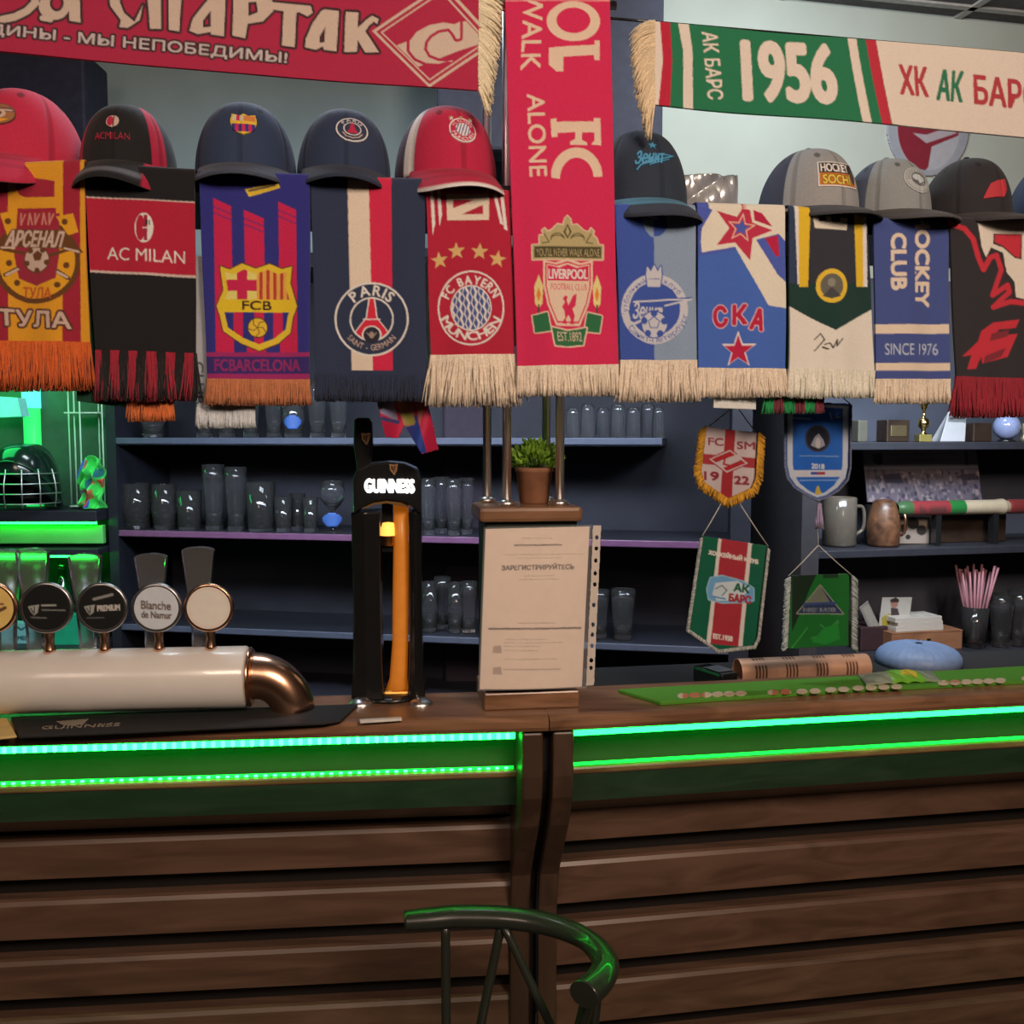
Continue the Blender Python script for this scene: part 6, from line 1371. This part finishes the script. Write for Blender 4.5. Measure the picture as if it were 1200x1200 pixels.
MB().box(((xl+xr)/2, (YN+2.98)/2-.02, z3-.012), (xr-xl, 2.98-YN+.04, .022), None, .003).build('shelf_board', M_SHELF, nb)
MB().box(((xl+xr)/2, YN+.10, z3-.44), (xr-xl, .2, .80), None).build('base_cabinet', M_BACKPANEL, nb)
def nstrip(y, z, h, m, lab, x0=xl, x1=xr-.01):
    o = MB().box(((x0+x1)/2, y, z), (x1-x0, .006, h), None).build('led_strip', m, loc=((x0+x1)/2, y, z)); tag(o, lab, 'light strip', 'green light strips of the niche')
M_LEDN = mat('green_led_niche', (.02, .5, .2), .4, emit=(0.01, 1.0, 0.05), estr=14)
nstrip(YN+.022, z1-.037, .008, M_LEDN, 'green light strip under the helmet shelf of the niche')
nstrip(YN+.012, z2-.023, .006, M_LEDN, 'green light strip above the bottles in the niche')
lt = at_y(33, 500, 2.93); tb = thing('light_column', (lt.x, 2.955, z1), 'vertical green glowing light column behind the hockey helmet', 'lamp')
MB().lathe([(0, .0), (.024, .0), (.024, nz(478, 2.93)-z1), (0, nz(478, 2.93)-z1)], (lt.x, 2.955, z1), 24).build('tube', mat('green_tube', (.05, .5, .15), .4, emit=(.03, 1., .16), estr=.75), tb)
MB().lathe([(0, .0), (.026, .0), (.026, .12), (0, .12)], (lt.x, 2.955, nz(478, 2.93)), 24).build('bright_cap', mat('green_tube_cap', (.05, .5, .3), .4, emit=(.10, 1., .66), estr=1.6), tb)
MB().lathe([(0.02, .12), (.02, .40)], (lt.x, 2.955, nz(478, 2.93)), 12).build('upper_tube', M_BLACK, tb)
area('niche_green_lamp', (-1.55, 2.72, nz(430)), (-1.55, 2.9, z1), .3, 2.2, (.03, 1, .2))
# white carton beside the column
q = [at_y(x, y, 2.84) for x, y in ((-30, 463), (20, 466), (25, 488), (-30, 490))]; MBc = MB(); MBc.add(q+[v+Vector((0, .05, 0)) for v in q], [[0, 1, 2, 3], [7, 6, 5, 4], [0, 4, 5, 1], [1, 5, 6, 2], [2, 6, 7, 3], [3, 7, 4, 0]])
ct = thing('pale_carton', q[0], 'pale angular carton hanging beside the green light column', 'lamp shade'); MBc.build('carton_shell', mat('pale_carton_glow', S(150, 220, 225), .7, emit=(.08, .8, .6), estr=.22), ct)  # a carton, not a lamp; a faint green glow is added to its material
MB().tube([q[0]/2+q[1]/2, Vector((q[0].x/2+q[1].x/2, q[0].y+.02, 2.93))], .003, 6).build('stem', M_STEEL, ct)
# hockey helmet with cage
hc = at_y(37, 560, 2.86); kx = 2.86/FPX; hb = Vector((hc.x, 2.825, z1+.001))
hm = thing('hockey_helmet', hb, 'dark hockey helmet with a wire face cage on the niche shelf', 'helmet')
Rr = 38*kx; Hh = 76*kx
vs = []; fs = []; na, nph = 40, 14
for i in range(nph+1):
    ph_ = i/nph*math.pi/2
    for j in range(na):
        a = j/na*2*math.pi; fr = max(0, -math.sin(a)); zlo = Hh*(.50*fr**1.2+.03)
        r = Rr*(math.cos(ph_)**.6 if i < nph else 0); zt = zlo+(Hh-zlo)*math.sin(ph_)**.9
        vs.append(hb+Vector((r*math.cos(a)*1.0, r*math.sin(a)*1.1+.0, zt)))
for i in range(nph):
    for j in range(na): fs.append([i*na+j, i*na+(j+1) % na, (i+1)*na+(j+1) % na, (i+1)*na+j])
sh_ = MB().add(vs, fs, True).build('shell', mat('dark_helmet', S(20, 40, 34), .18, coat=.6), hm); md = sh_.modifiers.new('t', 'SOLIDIFY'); md.thickness = .005
MB().tube([hb+Vector((Rr*1.01*math.cos(a), Rr*1.11*math.sin(a), Hh*(.50*max(0, -math.sin(a))**1.2+.05)+.035)) for a in np.linspace(math.pi*1.02, math.pi*1.98, 26)], .0035, 8).build('rim_band', mat('dark_band', S(20, 60, 40), .25, coat=.5), hm)
WIRE = mat('cage_wire', (.6, .65, .62), .3, .9)
for k in range(7):
    a = math.radians(200+k*23.3); pts = []
    for t in np.linspace(0, 1, 10): zq = Hh*(.62-.57*t); rr = 1.06+.14*math.sin(t*math.pi*.8); pts.append(hb+Vector((Rr*rr*math.cos(a), Rr*1.1*rr*math.sin(a), zq)))
    MB().tube(catmull(pts, 2), .0019, 6).build('cage_bar', WIRE, hm)
for k in range(4):
    t = .12+k*.26; pts = []
    for a in np.linspace(math.radians(190), math.radians(350), 22): rr = 1.06+.14*math.sin(t*math.pi*.8); pts.append(hb+Vector((Rr*rr*math.cos(a), Rr*1.1*rr*math.sin(a), Hh*(.62-.57*t))))
    MB().tube(pts, .0019, 6).build('cage_bar', WIRE, hm)
# acrylic display frame and bright ruffled scarf beside it
fr_ = thing('display_stand', at_y(104, 598, 2.9), 'slim clear rod display stand between helmet and black shelf unit', 'stand'); fr_.location.z = z1
M_ROD = mat('pale_acrylic_rod', S(190, 220, 200), .25)
for x, Y in ((83, 2.92), (89.5, 2.86), (96, 2.83), (118, 2.9), (122, 2.86)):
    a = at_y(x, 560, Y); MB().tube([Vector((a.x, Y, z1)), Vector((a.x, Y, nz(455, Y)))], .0022, 6).build('rod', M_ROD, fr_)
for x0, x1, y in ((83, 122, 484), (90, 122, 592)):
    a, b = at_y(x0, y, 2.88), at_y(x1, y, 2.88); MB().box(((a.x+b.x)/2, 2.88, a.z), (b.x-a.x, .09, .004)).build('plate', M_ROD, fr_)
rs_ = random.Random(8); cols = [S(60, 220, 90), S(50, 90, 190), S(190, 70, 50), S(60, 200, 90), S(200, 110, 70), S(40, 120, 120), S(170, 40, 44), S(60, 230, 100)]
s_, t_ = np.meshgrid(np.linspace(0, 1, 90), np.linspace(0, 1, 60)); c = Canvas(0, 0, 80, 60, cols[0])
for k in range(24):
    x, y = rs_.uniform(0, 80), rs_.uniform(0, 60); c.poly([(x-9, y-4), (x+9, y-6), (x+8, y+4), (x-8, y+6)], cols[k % 8])
a0_ = at_y(84, 606, 2.80); xa, xb = at_y(92, 600, 2.80).x, at_y(124, 600, 2.80).x-.012; za, zb2 = z1+.003, nz(536, 2.8)
wav = .012*np.sin(s_*14+t_*9)+.010*np.sin(t_*17-s_*6)
P = np.stack([xa+(xb-xa)*s_-.03*t_*(1-s_)*0, 2.815-wav-.02*np.sin(s_*math.pi), zb2+(za-zb2)*t_+.006*np.sin(s_*12)*(1-t_)], -1)
P[:, :25, 2] -= (np.linspace(.06, 0, 25))[None]*(1-t_[:, :25])
rf = thing('ruffled_scarf', (xa, 2.8, z1), 'bundled multicoloured scarf heaped beside the hockey helmet', 'scarf'); grid_mesh('cloth', P, c.cell(s_*80, t_*60), np.array([0, .01, 0]), SATIN, rf)
# bottles and cartons on the lowest niche shelf
BG = mat('dark_bottle_glass', S(16, 60, 36), .06, coat=1., var=.1)
for i, px in enumerate((-14, 14, 46, 74, 100, 117)):
    a = at_y(px, 700, 2.90 if i % 2 else 2.86); k = a.y/FPX; p = Vector((a.x, a.y, z3)); hB = nz(664)-z3
    bo = thing('bottle', p, f'dark green bottle, {ordn[i]} from the left on the lit niche shelf behind the taps', 'bottle', 'bottles on the niche shelf')
    MB().lathe([(0, 0), (12*k, 0), (12.5*k, .004), (12.5*k, hB*.55), (10*k, hB*.66), (4.6*k, hB*.76), (4.4*k, hB*.93), (0, hB*.93)], tuple(p), 20).build('body', BG, bo)
    MB().lathe([(5*k, hB*.90), (5.4*k, hB*.92), (5.2*k, hB), (0, hB)], tuple(p), 16).build('cap', mat('foil_cap', S(120, 170, 150), .2, .8), bo)
c = Canvas(-30, 728, 40, 762, S(120, 190, 196)); c.text('HEMEL', (12, 751), (33, 751), (12, 756), S(20, 70, 70), .05); c.line([(14, 748), (20, 740), (25, 744), (31, 740)], 2, S(20, 80, 76))
P, C = flat(Frame((-2, 2.80), (-1, 2.80)), [(-26, 735), (35, 736), (35, 760), (-26, 760)], 0, 66, 26); P[..., 2] += z3-P[-1, :, 2].min()
bxx = grid_mesh('label_carton', P, c.cell(C[..., 0], C[..., 1]), np.array([0, .035, 0]), PRINT, smooth=False); tag(bxx, 'pale blue lettered carton behind the gold tap medallion', 'carton')
a, b = at_y(62, 740, 2.79), at_y(96, 740, 2.79); hB = nz(722)-z3
tag(MB().prism([(a.x+.012, z3+hB), (b.x-.004, z3+hB), (b.x, z3), (a.x, z3)], lambda x, y, t: (x, t, y), 2.785, 2.84).build('teal_carton', mat('teal_card', S(20, 160, 120), .6), loc=(a.x, 2.8, z3)), 'plain teal carton behind the two black tap medallions', 'carton')

# ================================================================== BAR STOOL
ZR = .85
rp_ = [(474, 1079), (500, 1077), (540, 1074), (600, 1076), (650, 1085), (690, 1103), (709, 1127), (703, 1148), (684, 1166)]
RP = [at_z(x, y, ZR) for x, y in rp_]; sm = catmull(RP, 8)
cen = (RP[0]+RP[6]+RP[8])/3
st_ = thing('bar_stool', (cen.x, cen.y, 0), 'dark bar stool with a curved horseshoe back rail, in front of the bar', 'bar stool')
M_STL = mat('stool_black', S(44, 48, 42), .34, coat=.4, scale=30)
n = len(sm); MB().tube(sm, .013, 14, rs=[.0145+.004*math.sin(math.pi*min(1, i/(n*.6)))*.6+.0035*max(0, (i/n-.6)/.4) for i in range(n)], sx=1.25).build('back_rail', M_STL, st_)
ZS = .63; sc_ = Vector((cen.x-.005, cen.y-.005, ZS))
MB().lathe([(0, -.02), (.15, -.02), (.162, -.012), (.165, 0), (.155, .012), (.12, .018), (0, .012)], tuple(sc_), 40).build('seat', M_STL, st_)
def spind(top, bot, r): MB().tube(catmull([top, top*.5+bot*.5+Vector((0, 0, 0)), bot], 5), r, 10).build('spindle', M_STL, st_)
def seatp(x, y): 
    v = at_z(x, y, ZS); d_ = Vector((v.x-sc_.x, v.y-sc_.y, 0)); 
    if d_.length > .145: d_ = d_.normalized()*.145
    return Vector((sc_.x+d_.x, sc_.y+d_.y, ZS+.005))
for tx, ty, bx_, by_, r in ((522, 1080, 492, 1235, .0075), (588, 1080, 556, 1240, .0075), (589, 1082, 672, 1262, .007), (692, 1158, 664, 1275, .010), (704, 1120, 690, 1260, .008)):
    spind(at_z(tx, ty, ZR-.005), seatp(bx_, by_), r)
for k in range(4):
    a = math.radians(45+90*k); u_ = Vector((math.cos(a), math.sin(a), 0)); MB().tube([sc_+u_*.11+Vector((0, 0, -.015)), Vector((sc_.x, sc_.y, 0))+u_*.19+Vector((0, 0, .002))], .014, 10, rs=[.015, .011]).build('leg', M_STL, st_)
for k in range(4):
    a, b = math.radians(45+90*k), math.radians(135+90*k); f_ = lambda q: Vector((sc_.x+.17*math.cos(q), sc_.y+.17*math.sin(q), .22)); MB().tube([f_(a), f_(b)], .008, 8).build('footrest_bar', M_STL, st_)
